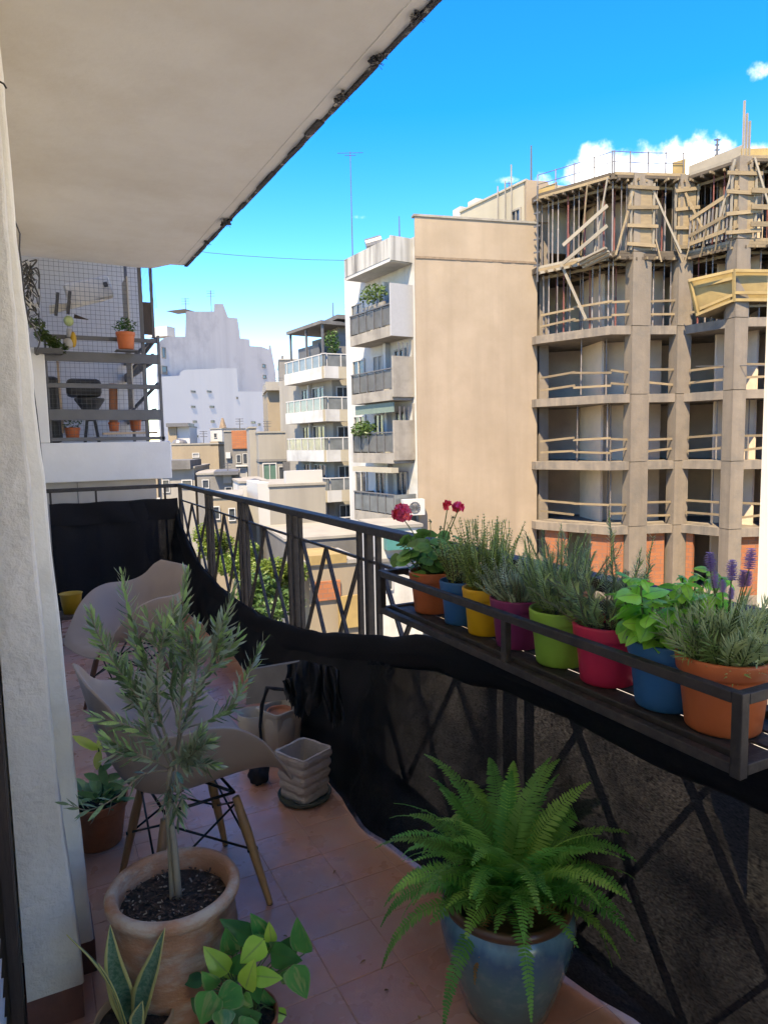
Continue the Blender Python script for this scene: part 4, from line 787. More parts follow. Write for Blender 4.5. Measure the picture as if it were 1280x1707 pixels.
# timber deck edges and joists under the fresh slabs
for k in (5,6):
    zt = TOPS[k]-TH+0.12
    for i in range(4):
        L_ = float(np.linalg.norm(S[i+1]-S[i])); nj = int(L_/0.42)
        for j in range(nj):
            s = (j+.5)/nj; plank(p3(i,s,-rc.uniform(.05,.35),zt-.07), p3(i,min(1,s),2.6,zt-.07), .07,.10, rc.choice(['wood_plank','formwork_dark','wood_plank']),'joist')
        plank(p3(i,.01,.5,zt-.18),p3(i,.99,.5,zt-.18),.08,.12,'wood_plank','bearer'); plank(p3(i,.01,2.0,zt-.18),p3(i,.99,2.0,zt-.18),.08,.12,'wood_plank','bearer')
        for j in range(3):
            z_ = TOPS[k]-.04-.13*j
            if k == 5 or j < 2: plank(p3(i,.01+rc.uniform(0,.05),-.03-.01*j,z_),p3(i,.99-rc.uniform(0,.05),-.03-.01*j,z_),.025,.12,rc.choice(['wood_plank','wood_pale','formwork_dark']) if i in (0,2) else rc.choice(['wood_plank','formwork_dark']),'edge_board')
# raking braces and column yokes on the top storey
for (i,s0,z0,s1,z1,d0,d1,w_,m_) in ((0,.70,6.9,.36,9.6,-.15,-.1,.16,'wood_pale'),(0,.72,12.7,.62,9.8,-.3,-.1,.09,'wood_plank'),(0,.97,12.8,.78,9.4,-.3,-.15,.10,'wood_pale'),(1,.27,12.4,.02,9.5,-.1,-.2,.11,'wood_plank'),(1,.52,12.3,.88,9.6,-.1,-.3,.12,'wood_pale'),(2,.02,12.2,.42,10.2,-.25,-.2,.12,'wood_plank'),(2,.95,12.9,.62,10.2,-.3,-.2,.14,'wood_pale'),(3,.12,12.9,.40,10.4,-.25,-.25,.12,'wood_pale'),(3,.62,12.8,.42,10.0,-.25,-.25,.12,'wood_plank'),(2,.2,10.4,.05,9.3,-.25,-.25,.08,'wood_plank'),(2,.45,10.4,.33,9.3,-.3,-.2,.08,'wood_plank'),(2,.7,10.6,.6,9.4,-.3,-.2,.08,'wood_plank'),(1,.8,10.1,.9,9.2,-.2,-.3,.08,'wood_plank'),(1,.55,10.2,.62,9.2,-.2,-.3,.08,'wood_plank')):
    plank(p3(i,s0,d0,z0),p3(i,s1,d1,z1),w_*.4,w_*.72,m_,'brace')
for (i,s,hw) in ((1,.39,.75),(1,.985,.6),(3,.03,.8)):
    L_ = float(np.linalg.norm(S[i+1]-S[i]))
    for z_ in (9.95,10.75,11.55,12.35):
        plank(p3(i,s-hw/L_,-.16,z_+rc.uniform(-.08,.08)),p3(i,s+hw*.9/L_,-.16,z_+rc.uniform(-.08,.08)),.06,.15,'wood_plank','yoke')
    for sx in (-.55,.5): plank(p3(i,s+sx/L_,-.10,9.75),p3(i,s+sx/L_,-.10,12.6),.05,.09,'wood_pale','yoke_stud')
    plank(p3(i,s,-.09,9.75),p3(i,s,-.09,12.6),.03,.62,'plywood','column_form') if False else None
    MB().hexa([p3(i,s-.42/L_,-.075,9.75),p3(i,s+.42/L_,-.075,9.75),p3(i,s+.42/L_,-.045,9.75),p3(i,s-.42/L_,-.045,9.75)],[p3(i,s-.42/L_,-.075,12.5),p3(i,s+.42/L_,-.075,12.5),p3(i,s+.42/L_,-.045,12.5),p3(i,s-.42/L_,-.045,12.5)]).build('column_form','wood_plank',con)
# white guard boards and edge platform at the left bay
for (z0,z1) in ((10.15,11.6),(9.35,10.75)): plank(p3(0,.42,-.35,z0+.2),p3(0,.98,-.35,z1),.05,.17,'wood_pale')
for j in range(3): plank(p3(0,.66,-.15-.22*j,9.22+.1*j),p3(0,1.0,-.15-.22*j,9.55+.1*j),.2,.09,'wood_pale','platform_board')
for (z0,z1) in ((10.3,10.9),(11.0,11.75),(9.95,10.2)): plank(p3(2,.12,-.25,z0),p3(2,1.02,-.25,z1),.05,.16,'wood_plank')
for z_ in (10.25,10.95,11.6): plank(p3(3,.10,-.25,z_),p3(3,.95,-.25,z_+rc.uniform(-.15,.15)),.05,.2,'wood_plank')
for j in range(12): s = .1+.07*j; plank(p3(2,s,-.2,9.8),p3(2,s+.03,-.2,11.2),.05,.08,'wood_pale' if j%2 else 'steel_prop','picket')
# roof level: guard wires, plywood upstands
for (i,a,b) in ((0,.0,1),(1,.0,.95)):
    for s in np.linspace(a,b,5): MB().tube([p3(i,s,.1,13.05),p3(i,s,.1,13.05+.95)],.03,5).build('guard_post','steel_prop',con)
    for h in (.5,.93): MB().tube([p3(i,a,.1,13.05+h),p3(i,(a+b)/2,.1,13.02+h),p3(i,b,.1,13.05+h)],.02,4).build('guard_wire','steel_prop',con)
for (i,a,b,h,d) in ((1,.82,.99,.55,.15),(2,.0,.98,.35,.05),(0,.0,.25,.3,.2),(3,.0,.9,.3,.05)): MB().hexa([p3(i,a,d,13.06),p3(i,b,d,13.06),p3(i,b,d+.05,13.06),p3(i,a,d+.05,13.06)],[p3(i,a,d,13.06+h),p3(i,b,d,13.06+h*1.3),p3(i,b,d+.05,13.06+h*1.3),p3(i,a,d+.05,13.06+h)]).build('upstand_board','plywood' if i != 2 else 'wood_pale',con)
for s,h in ((.02,2.2),(.06,1.7),(.1,1.4)): plank(p3(3,s,.05,13.0),p3(3,s,.05,13.05+h),.06,.08,'wood_pale','stud')
# plywood tray hung out at the right corner
dep = 28.9
def tq(L, name, mat, th=.06, back=0.0):
    q_ = [P(x,y,dep+back+dd) for x,y,dd in L]; MB().extrude(q_, np.append(bk*th,0)).build(name,mat,con)
tq([(1147,468,1.0),(1222,451,0),(1222,501,.3),(1160,527,1.3)],'tray_panel','plywood'); tq([(1223,450,0),(1345,452,.3),(1345,500,.5),(1223,501,.3)],'tray_panel','plywood')
tq([(1160,527,1.3),(1222,502,.3),(1345,501,.5),(1345,520,2.2),(1230,535,2.4)],'tray_floor','wood_plank')
for a_, b_ in (((1147,468,.9),(1222,451,-.1)),((1160,525,1.2),(1222,500,.2)),((1223,451,-.1),(1345,453,.2)),((1223,500,.2),(1345,500,.4)),((1150,470,.9),(1163,526,1.2)),((1222.5,450,-.12),(1222.5,503,.2)),((1163,478,.95),(1220,464,0.0)),((1166,515,1.1),(1220,492,.15)),((1223,488,.1),(1340,488,.3))): plank(P(a_[0],a_[1],dep+a_[2]-.05),P(b_[0],b_[1],dep+b_[2]-.05),.08,.12,'plywood','tray_batten')
for z_ in (9.8,10.4,11.0,11.6,12.2,12.8): plank(p3(0,-.03,-.05,z_),p3(0,.06,-.05,z_),.05,.07,'dark_metal','wall_tie')
MB().tube([p3(0,.03,-.1,9),p3(0,.03,-.1,13.4)],.04,5).build('drain_pipe','dark_metal',con)
MB().tube([p3(2,.3,-.2,4.6),p3(3,.1,-.3,4.45),p3(3,.9,-.3,4.4)],.02,4).build('site_cable','dark_metal',con)
# ================================================================== pots and plants
pmat('soil', (0.05,0.034,0.024), rough=0.95, var=0.5, scale=60, bump=1.0, bscale=140, bdist=0.01, stain=(0.075,0.055,0.04), sscale=40, samt=0.6)
pmat('bark_chip', (0.10,0.065,0.045), rough=0.9, var=0.5, scale=30, rv=0.3); pmat('pale_chip', (0.33,0.28,0.21), rough=0.9, var=0.3, scale=30)
def plastic(name, col): pmat(name, col, rough=0.42, var=0.07, scale=9, bump=0.05, bscale=60, bdist=0.003, stain=tuple(np.array(col)*0.6+0.015), sscale=7, samt=0.55, spec=0.35)
plastic('pot_orange',(0.540,0.142,0.047)); plastic('pot_blue',(0.034,0.142,0.324)); plastic('pot_yellow',(0.750,0.419,0.016)); plastic('pot_purple',(0.230,0.030,0.115)); plastic('pot_green',(0.270,0.486,0.061)); plastic('pot_pink',(0.581,0.030,0.081)); plastic('pot_blue_near',(0.030,0.142,0.311))
pmat('terracotta', (0.450,0.169,0.075), rough=0.75, var=0.16, scale=9, bump=0.2, bscale=70, bdist=0.004, stain=(0.24,0.09,0.045), sscale=6, samt=0.5)
pmat('terracotta_old', (0.50,0.25,0.13), rough=0.85, var=0.22, scale=7, bump=0.5, bscale=55, bdist=0.008, stain=(0.60,0.50,0.37), sscale=5.5, samt=0.9, srange=(0.46,0.62), stretch=(1,1,2.2), streak=None)
pmat('clay_pale', (0.525,0.338,0.188), rough=0.8, var=0.15, scale=8, bump=0.2, bscale=60, stain=(0.5,0.38,0.25), sscale=6, samt=0.6)
pmat('stem_green', (0.11,0.17,0.05), rough=0.7, var=0.2, scale=20); pmat('stem_woody', (0.20,0.16,0.10), rough=0.85, var=0.25, scale=30, bump=0.4, bscale=120, bdist=0.003); pmat('stem_brown', (0.12,0.075,0.04), rough=0.85, var=0.3, scale=30)
pmat('olive_bark', (0.30,0.255,0.17), rough=0.85, var=0.22, scale=25, bump=0.6, bscale=90, bdist=0.004, stretch=(1,1,0.4))
def glaze():
    m, t, b, o = _nodes('glaze'); MATS['glaze'] = m
    tc = t.nodes.new('ShaderNodeTexCoord'); sp = t.nodes.new('ShaderNodeSeparateXYZ'); t.links.new(tc.outputs['Object'], sp.inputs[0])
    ms = t.nodes.new('ShaderNodeMapping'); ms.inputs['Scale'].default_value = (9,9,2.2); t.links.new(tc.outputs['Object'], ms.inputs['Vector'])
    n1 = _noise(t, ms.outputs['Vector'], 1.0, 5, 0.6); n2 = _noise(t, tc.outputs['Object'], 26, 4, 0.6)
    zz = _math(t,'ADD',sp.outputs['Z'],_math(t,'MULTIPLY',_math(t,'SUBTRACT',n1,0.5),0.16))
    c = _ramp(t, _math(t,'MULTIPLY',zz,3.0), [(0.0,(0.085,0.095,0.076)),(0.10,(0.104,0.162,0.142)),(0.5,(0.085,0.199,0.228)),(0.74,(0.057,0.142,0.247)),(0.86,(0.142,0.304,0.399)),(0.93,(0.085,0.171,0.247))])
    c = _mixc(t, _ramp(t, n2, [(0.5,0.0),(0.72,0.35)]), c, (0.247,0.342,0.323)); t.links.new(c, b.inputs['Base Color'])
    b.inputs['Roughness'].default_value = 0.22; b.inputs['Specular IOR Level'].default_value = 0.5; b.inputs['Coat Weight'].default_value = 0.35; b.inputs['Coat Roughness'].default_value = 0.12
    bp = t.nodes.new('ShaderNodeBump'); bp.inputs['Strength'].default_value = 0.18; bp.inputs['Distance'].default_value = 0.01; t.links.new(n1, bp.inputs['Height']); t.links.new(bp.outputs['Normal'], b.inputs['Normal'])
glaze(); pmat('glaze_rim', (0.10,0.05,0.026), rough=0.35, var=0.35, scale=18, bump=0.1, bscale=40, coat=0.3)

def lerp(a, b, t_): return np.array(a)*(1-t_)+np.array(b)*t_
def leaf_mesh(mb, base, d, nrm, L, W, shape='lance', droop=0.3, fold=0.15, nu=2, nv=5, wave=0.0):
    base = np.array(base,float); d = _u(np.array(d,float)); s_ = np.cross(d, np.array(nrm,float)); s_ = _u(s_ if np.linalg.norm(s_) > 1e-5 else np.cross(d,[1,.3,.1])); n = np.cross(s_, d)
    vs_, uvs, fs = [], [], []
    for j in range(nv+1):
        t_ = j/nv
        if shape == 'lance': w_ = math.sin(math.pi*min(1,t_*0.97+0.03))**0.75
        elif shape == 'ovate': w_ = math.sin(math.pi*(t_**0.72))**0.8 if 0 < t_ < 1 else 0
        elif shape == 'heart': w_ = (math.sin(math.pi*(t_**0.55))**0.85 if 0 < t_ < 1 else 0)
        elif shape == 'linear': w_ = 1.0-0.85*t_**3 if t_ > 0 else 0.6
        elif shape == 'blade': w_ = min(1.0, 0.45+1.1*t_)*(1-t_**3.5) if t_ < 1 else 0
        else: w_ = math.sqrt(max(0,1-(2*t_-1)**2))
        w_ = max(w_, 0.02)*W/2
        c = base+d*L*t_*(1-0.12*droop*t_*t_)-n*droop*L*0.5*t_*t_
        for i in range(nu+1):
            u_ = -1+2*i/nu; vs_.append(c+s_*u_*w_+n*(fold*abs(u_)*w_+wave*w_*math.sin(t_*14+i*2.1))); uvs.append((i/nu,t_))
    for j in range(nv):
        for i in range(nu): a = j*(nu+1)+i; fs.append((a,a+1,a+nu+2,a+nu+1))
    mb.add(vs_, fs, uvs); return mb
def leafobj(name, mat, parent, *a, **k): return leaf_mesh(MB(), *a, **k).build(name, mat, parent, smooth=True)
def pot(t_, c, rt, rb, h, mat, rimh=0.03, lip=0.006, soil=0.022, n=40, wob=0.0):
    th = max(0.004, rt*0.05); c = np.array(c)
    pf = [(0.001,0),(rb*.97,0),(rb,0.003),(rt-lip,h-rimh-.003),(rt-lip+.001,h-rimh),(rt-.001,h-rimh+.002),(rt,h-rimh+.006),(rt+.002,h-.004),(rt+.001,h),(rt-th*.6,h+.001),(rt-th,h-.003),(rt-th-.003,h-soil*1.6),(rt-th-.008,h-soil*2.5)]
    p_ = MB().lathe(c,pf,n,wob).build('pot',mat,t_,smooth=True); 
    MB().disc((c[0],c[1],c[2]+h-soil),rt-th-.003,28,7,dome=0.006,jit=0.003).build('soil','soil',t_,smooth=True); return p_
def curve(p0, d0, L, bend, n=6, rr=rnd, jit=0.1):
    """points of a shoot starting at p0 along d0, bending towards `bend`"""
    p = np.array(p0,float); d = _u(np.array(d0,float)); out = [p.copy()]
    for i in range(n): d = _u(d+np.array(bend)/n+np.array([rr.gauss(0,jit),rr.gauss(0,jit),rr.gauss(0,jit)])/n*1.5); p = p+d*L/n; out.append(p.copy())
    return out
def herb(t_, c, r, rr, nst, H, leafL, leafW, mat, stem, spread, pairs=12, whorl=2, ang=0.9, shape='lance', start=0.15, jit=0.5, hv=0.35, bend=(0,0,0.3), fold=0.1):
    st, lf = MB(), MB(); tips = []
    for k in range(nst):
        a = rr.uniform(0,6.283); q_ = r*math.sqrt(rr.random()); lean = spread*(0.25+q_/r)*rr.uniform(.5,1.3)
        d0 = np.array([math.cos(a)*lean, math.sin(a)*lean, 1.0]); pts = curve(np.array(c)+np.array([math.cos(a)*q_*.7,math.sin(a)*q_*.7,0]), d0, H*rr.uniform(1-hv,1+hv*.35), bend, 7, rr, jit)
        st.tube(pts,[.0016,.0015,.0014,.0013,.0012,.001,.0008,.0005],4,cap=False); tips.append(pts[-1])
        for j in range(pairs):
            f_ = start+(1-start)*(j+.5)/pairs*0.999; x = f_*7; i0 = min(6,int(x)); p = lerp(pts[i0],pts[i0+1],x-i0); d = _u(pts[i0+1]-pts[i0]); ph = j*1.9+k
            for w_ in range(whorl):
                b_ = ph+6.283*w_/whorl; e = _u(np.cross(d,[.3,.2,.9])); f2 = np.cross(d,e); rad = e*math.cos(b_)+f2*math.sin(b_)
                ld = _u(rad*math.sin(ang)+d*math.cos(ang)); sc = rr.uniform(.65,1.15)*(1-.45*max(0,f_-.75)/.25)
                leaf_mesh(lf, p, ld, d+rad*.3, leafL*sc, leafW*sc, shape, droop=rr.uniform(-.1,.4), fold=fold, nu=1 if leafW < .006 else 2, nv=2 if leafL < .02 else 3)
    st.build('stems',stem,t_,smooth=True); o = lf.build('foliage',mat,t_,smooth=True,kind='stuff'); return tips
leafmat('lf_thyme',(0.14,0.19,0.045),(0.23,0.28,0.085),trans=0.25,rv=0.05); leafmat('lf_thyme_grey',(0.16,0.20,0.115),(0.26,0.30,0.19),trans=0.2,rv=0.05); leafmat('lf_rosemary',(0.085,0.145,0.045),(0.18,0.24,0.085),trans=0.2,rv=0.05,back=(0.22,0.27,0.19)); leafmat('lf_rosemary_b',(0.11,0.18,0.055),(0.20,0.28,0.10),trans=0.25,rv=0.05,back=(0.2,0.27,0.18))
leafmat('lf_lavender',(0.17,0.215,0.10),(0.25,0.30,0.15),trans=0.25,rv=0.05); leafmat('lf_basil',(0.12,0.32,0.035),(0.19,0.43,0.06),trans=0.42,rough=0.35,rv=0.28,hue=0.015,vein=(0.2,0.42,0.1),spec=0.5); leafmat('lf_geranium',(0.06,0.15,0.03),(0.11,0.22,0.05),trans=0.25,rough=0.55,rv=0.3,vein=(0.1,0.2,0.06))
leafmat('petal_red',(0.78,0.035,0.09),(0.85,0.11,0.19),trans=0.3,rough=0.5,rv=0.2); leafmat('petal_violet',(0.36,0.19,0.35),(0.52,0.32,0.48),trans=0.2,rough=0.6,rv=0.15); leafmat('petal_peach',(0.6,0.25,0.16),(0.7,0.35,0.22),rv=0.1)
SZ = 0.962
def shelfpot(kind, label, px, py, rt, h, mat, x=None):
    c = onZ(px,py,SZ); c[0] = x if x else 1.122
    t_ = thing('potted_plant', label, 'potted plant', (c[0],c[1],SZ), 'potted plants on the shelf'); pot(t_, c, rt, rt*0.79, h, mat, rimh=0.032, n=44); return t_, c, c+np.array([0,0,h-.024])
# geranium
t_, c, s_ = shelfpot('geranium','red flowering geranium in an orange pot at the far shelf end',705,1020,0.072,0.13,'pot_orange'); rr = random.Random(31)
for k in range(80):
    a = rr.uniform(0,6.283); q_ = rr.random()**.6; L = rr.uniform(.05,.165); d = np.array([math.cos(a)*q_*1.1,math.sin(a)*q_*1.1,rr.uniform(.9,2.4)]); pts = curve(s_+np.array([rr.uniform(-.03,.03),rr.uniform(-.03,.03),0]),d,L,(math.cos(a)*.3,math.sin(a)*.3,-.2),4,rr)
    st = MB().tube(pts,[.0022,.0018,.0016,.0014,.0012],5).build('leaf_stalk','stem_green',t_,smooth=True); nrm = _u(np.array([math.cos(a)*.7,math.sin(a)*.7,.9])+np.array([rr.gauss(0,.25)]*3)); ld = np.array([math.cos(a+rr.uniform(-.8,.8)),math.sin(a+rr.uniform(-.8,.8)),-.35]); W = rr.uniform(.036,.056)
    leafobj('leaf','lf_geranium',t_,pts[-1]-_u(ld)*W*.35,ld,nrm,W,W*1.12,'round',droop=.35,fold=-.1,nu=4,nv=6,wave=.06)
def umbel(t_, px, py, X, r, n, base):
    c0 = onX(px,py,X); MB().tube([base,lerp(base,c0,.55)+np.array([0,0,.01]),c0-np.array([0,0,r*.4])],[.0022,.002,.0016],5).build('flower_stalk','stem_green',t_,smooth=True)
    for k in range(n):
        d = _u(np.array([rr.gauss(0,1),rr.gauss(0,1),rr.gauss(.35,.8)])); p = c0+d*r*rr.uniform(.6,1); fl = MB(); e = _u(np.cross(d,[.2,.3,.9])); f2 = np.cross(d,e)
        for j in range(5):
            b_ = 6.283*j/5+rr.random(); rad = e*math.cos(b_)+f2*math.sin(b_); leaf_mesh(fl,p,rad*.9+d*.45,d,.0165,.0145,'ovate',droop=.4,fold=.1,nu=2,nv=3)
        fl.build('flower','petal_red',t_,smooth=True)
umbel(t_,670,856,1.08,.030,46,s_+np.array([-.01,.02,.05])); umbel(t_,764,846,1.12,.013,9,s_+np.array([.02,-.02,.05])); umbel(t_,746,842,1.12,.009,5,s_+np.array([.02,-.02,.06]))
for (px,py) in ((755,862),(717,868),(735,880)):
    b0 = onX(px,py,1.12); bb = MB()
    for k in range(8): leaf_mesh(bb,b0,[rr.gauss(0,1),rr.gauss(0,1),rr.gauss(0,1)],[0,0,1],.010,.006,'lance')
    bb.tube([s_+np.array([.01,0,.05]),lerp(s_,b0,.6)+np.array([0,0,.02]),b0],[.002,.0017,.0012],5); bb.build('bud_cluster','stem_green',t_,smooth=True)
# herbs
H_ = [
 ('thyme','wispy green thyme in a small blue pot beside the geranium',760,1038,0.062,0.128,'pot_blue',dict(nst=55,H=.15,leafL=.012,leafW=.0075,mat='lf_thyme',stem='stem_brown',spread=.55,pairs=18,whorl=2,jit=.35)),
 ('savory','tall upright thyme with pointed tips in a yellow pot',803,1055,0.067,0.130,'pot_yellow',dict(nst=62,H=.205,leafL=.013,leafW=.0065,mat='lf_thyme',stem='stem_green',spread=.42,pairs=22,whorl=3,jit=.3)),
 ('grey_thyme','bushy grey green thyme in a purple pot',858,1075,0.072,0.128,'pot_purple',dict(nst=80,H=.135,leafL=.012,leafW=.008,mat='lf_thyme_grey',stem='stem_woody',spread=.75,pairs=17,whorl=3,jit=.5)),
 ('rosemary','upright rosemary in a lime green pot',922,1105,0.075,0.132,'pot_green',dict(nst=44,H=.20,leafL=.024,leafW=.0032,mat='lf_rosemary_b',stem='stem_green',spread=.5,pairs=26,whorl=3,ang=.75,shape='linear',jit=.45)),
 ('rosemary','dense rosemary with a peach bloom in a pink red pot',1003,1135,0.075,0.132,'pot_pink',dict(nst=46,H=.165,leafL=.024,leafW=.0034,mat='lf_rosemary',stem='stem_woody',spread=.8,pairs=22,whorl=3,ang=.8,shape='linear',jit=.55)),
]
for i,(kn,lab,px,py,rt,h,mat,kw) in enumerate(H_):
    t_, c, s_ = shelfpot(kn,lab,px,py,rt,h,mat); rr = random.Random(50+i); herb(t_, s_, rt*.72, rr, **kw)
    if kn == 'savory':
        mb = MB()
        for k in range(26):
            a = rr.uniform(0,6.283); p0 = s_+np.array([rr.uniform(-.045,.045),rr.uniform(-.05,.05),.14]); 
            for j in range(5):
                for w_ in range(4): leaf_mesh(mb,p0+np.array([math.cos(a)*.012*j*.4,math.sin(a)*.012*j*.4,.017*j]),[math.cos(w_*1.57+j),math.sin(w_*1.57+j),.3],[0,0,1],.009*(1-.1*j),.005,'ovate',nu=1,nv=2)
            mb.tube([p0-np.array([0,0,.05]),p0+np.array([math.cos(a)*.02,math.sin(a)*.02,.075])],.0008,4)
        mb.build('flower_spikes','lf_thyme',t_,smooth=True)
    if mat == 'pot_pink':
        herb(t_, s_+np.array([-.0,-.045,0]), .02, rr, 5, .25, .022,.0034,'lf_rosemary_b','stem_green',.25,30,3,.75,'linear',jit=.2)
        fl = MB(); p0 = onX(976,992,1.05)
        for k in range(7): leaf_mesh(fl,p0,[rr.gauss(0,1),rr.gauss(0,1),rr.gauss(0,1)],[0,0,1],.010,.007,'ovate')
        fl.build('flower','petal_peach',t_,smooth=True)
# basil
t_, c, s_ = shelfpot('basil','glossy leafed basil in the large blue pot near the shelf corner',1100,1175,0.078,0.135,'pot_blue_near'); rr = random.Random(77)
for k in range(30):
    a = rr.uniform(0,6.283); q_ = .05*math.sqrt(rr.random()); pts = curve(s_+np.array([math.cos(a)*q_,math.sin(a)*q_,0]),[math.cos(a)*.45,math.sin(a)*.45,1],rr.uniform(.08,.185),(0,0,.3),5,rr,.25)
    MB().tube(pts,[.0032,.003,.0026,.0024,.002,.0016],6).build('stem','stem_green',t_,smooth=True)
    for lev,(f_,sz) in enumerate(((.3,.8),(.55,1.0),(.78,1.0),(1.0,.72))):
        x = f_*5*.999; p = lerp(pts[int(x)],pts[min(5,int(x)+1)],x-int(x))
        for w_ in range(2 if lev < 3 else 4):
            b_ = k*1.3+lev*1.57+w_*(3.14 if lev < 3 else 1.57)+rr.uniform(-.5,.5); L = rr.uniform(.046,.072)*sz*(1 if lev < 3 else rr.uniform(.5,1))
            leafobj('leaf','lf_basil',t_,p,[math.cos(b_),math.sin(b_),rr.uniform(-.75,.6)],[rr.gauss(math.cos(b_)*.5,.3),rr.gauss(math.sin(b_)*.5,.3),1],L,L*rr.uniform(.6,.74),'ovate',droop=rr.uniform(.4,1.3),fold=rr.uniform(-.35,-.1),nu=4,nv=6,wave=.05)
# lavender
t_, c, s_ = shelfpot('lavender','violet flowering lavender in the terracotta pot at the near shelf corner',1215,1205,0.083,0.138,'pot_orange'); rr = random.Random(91)
herb(t_, s_, .07, rr, 85, .13, .036,.0036,'lf_lavender','stem_green',.75,pairs=11,whorl=3,ang=.55,shape='linear',jit=.5,start=.1)
herb(t_, s_, .05, rr, 30, .075, .04,.004,'lf_rosemary_b','stem_green',1.2,pairs=8,whorl=3,ang=.7,shape='linear',jit=.6,start=.1)
for (px,py,sz) in ((1183,938,1.0),(1219,952,1.05),(1250,933,1.05),(1190,968,.85),(1237,966,.85),(1246,966,.75),(1204,978,.65),(1218,990,.6)):
    top = onX(px,py,1.12); L = .034*sz; mb = MB(); ax = _u(top-s_+np.array([0,0,.3]))
    for j in range(11):
        for w_ in range(7):
            b_ = w_*.9+j*.5; z_ = j/10; rad = .0095*sz*(1-.35*abs(z_-.4)/.6)*rr.uniform(.8,1.15); e = np.array([math.cos(b_),math.sin(b_),.35]); leaf_mesh(mb,top-ax*L*(0.5-z_),e,[0,0,1],rad*1.5,.0085*sz,'ovate',droop=.2,nu=1,nv=2)
    sp_ = mb.build('flower_spike','petal_violet',t_,smooth=True); MB().tube([lerp(s_,top,.25),lerp(s_,top,.7),top-ax*L*.45],.0013,4).build('flower_stalk','stem_green',t_,smooth=True)

# ---------------------------------------------------------------- Boston fern in glazed pot
cF = onZ(845,1672,0.0); rim = 0.285
fern = thing('potted_fern','lush green fern in a blue glazed ceramic pot by the net','potted plant',tuple(cF))
pf = [(0.001,0),(.104,0),(.110,.006),(.127,.055),(.152,.13),(.171,.20),(.177,.24),(.172,.277),(.163,.291)]
MB().lathe(cF,pf,56).build('pot','glaze',fern,smooth=True)
MB().lathe(cF,[(.162,.290),(.169,.296),(.172,.306),(.168,.317),(.158,.319),(.149,.312),(.146,.28),(.142,.25)],56).build('rim','glaze_rim',fern,smooth=True)
MB().disc(cF+np.array([0,0,.278]),.146,28,7,dome=.012,jit=.004).build('soil','soil',fern,smooth=True)
leafmat('lf_fern',(0.07,0.205,0.042),(0.12,0.29,0.065),trans=0.4,rough=0.5,rv=0.32,hue=0.02); leafmat('lf_fern_lime',(0.13,0.28,0.05),(0.2,0.36,0.08),trans=0.4,rough=0.5,rv=0.15)
rr = random.Random(123)
def frond(az, el, L, drop, W, mat='lf_fern', side=0.0, free=False):
    fa = abs((az+2.22+math.pi)%(2*math.pi)-math.pi)
    if fa < 1.0 and el < 1.1 and not free: el += (1.0-fa)*.55; L *= .82; drop *= .75
    n = 16; p = cF+np.array([math.cos(az)*.03*rr.random(),math.sin(az)*.03*rr.random(),.278]); d = np.array([math.cos(az)*math.cos(el),math.sin(az)*math.cos(el),math.sin(el)]); pts = [p.copy()]; ds = [d.copy()]
    for i in range(n):
        k = (i/n)**1.2; d = _u(d+np.array([math.cos(az)*.05-math.sin(az)*side*.06,math.sin(az)*.05+math.cos(az)*side*.06,-drop*k*.42+rr.gauss(0,.012)])); p = p+d*L/n; pts.append(p.copy()); ds.append(d.copy())
    mb = MB(); mb.tube(pts,list(np.linspace(.0022,.0006,n+1)),4,cap=False); hz = np.array([-math.sin(az),math.cos(az),0]); N = int(L/.0082)
    tw = rr.uniform(-.5,.5)
    for j in range(N):
        f_ = (j+.6)/N
        if f_ < .10: continue
        x = f_*n; i0 = min(n-1,int(x)); q_ = lerp(pts[i0],pts[i0+1],x-i0); dd = ds[i0]; sd = _u(hz-dd*np.dot(hz,dd)); nn = np.cross(sd,dd); nn = nn if nn[2] > 0 else -nn; sd2 = sd*math.cos(tw)+nn*math.sin(tw); nn2 = np.cross(sd2,dd); nn2 = nn2 if np.dot(nn2,nn) > 0 else -nn2
        wl = W*min(1,(f_-.04)*4.5)*(1-(max(0,f_-.35)/.65)**1.6)+.003
        for sg in (-1,1):
            ld = _u(sd2*sg+dd*rr.uniform(.22,.42)+nn2*rr.uniform(-.05,.22)); e = ld*wl*rr.uniform(.88,1.05); wv = dd*.0034; dr = -nn2*wl*rr.uniform(.08,.3)
            b0 = q_; mb.add([b0-wv*.55,b0+e*.33-wv*1.0+dr*.1,b0+e*.36+wv*1.15+dr*.1,b0+wv*.75,b0+e*.7-wv*.75+dr*.45,b0+e*.72+wv*.85+dr*.45,b0+e+dr],[(0,1,2,3),(1,4,5,2),(4,6,5)])
    return mb.build('frond',mat,fern,smooth=True)
for k in range(84):
    az = 6.283*k/84*5.03+rr.uniform(-.25,.25); ring = k/84
    el = math.radians(np.interp(ring,[0,.35,.7,1],[85,70,54,34])+rr.uniform(-7,7)); L = np.interp(ring,[0,.35,.7,1],[.43,.42,.38,.32])*rr.uniform(.8,1.12); frond(az,el,L,np.interp(ring,[0,.4,1],[.28,.52,.8])*rr.uniform(.7,1.3),rr.uniform(.034,.046),'lf_fern_lime' if rr.random() < .10 else 'lf_fern',rr.uniform(-.6,.6))
for (az,el,L,dr) in ((-2.0,.75,.36,1.5),(3.5,.25,.36,1.3),(2.9,.45,.40,1.0),(-.6,.3,.36,1.3),(2.6,.55,.38,.9),(-.15,.4,.36,1.0),(.2,.5,.34,.9)): frond(az,el,L,dr,.027,'lf_fern',0.0,True)

leafmat('lf_fern_dry',(0.16,0.10,0.03),(0.22,0.15,0.05),trans=0.3,rough=0.7,rv=0.2)
for (az,el,L,dr) in ((-2.7,.5,.24,1.6),(-.9,.55,.22,1.5),(1.2,.4,.25,1.2)): frond(az,el,L,dr,.022,'lf_fern_dry',0.3,True)
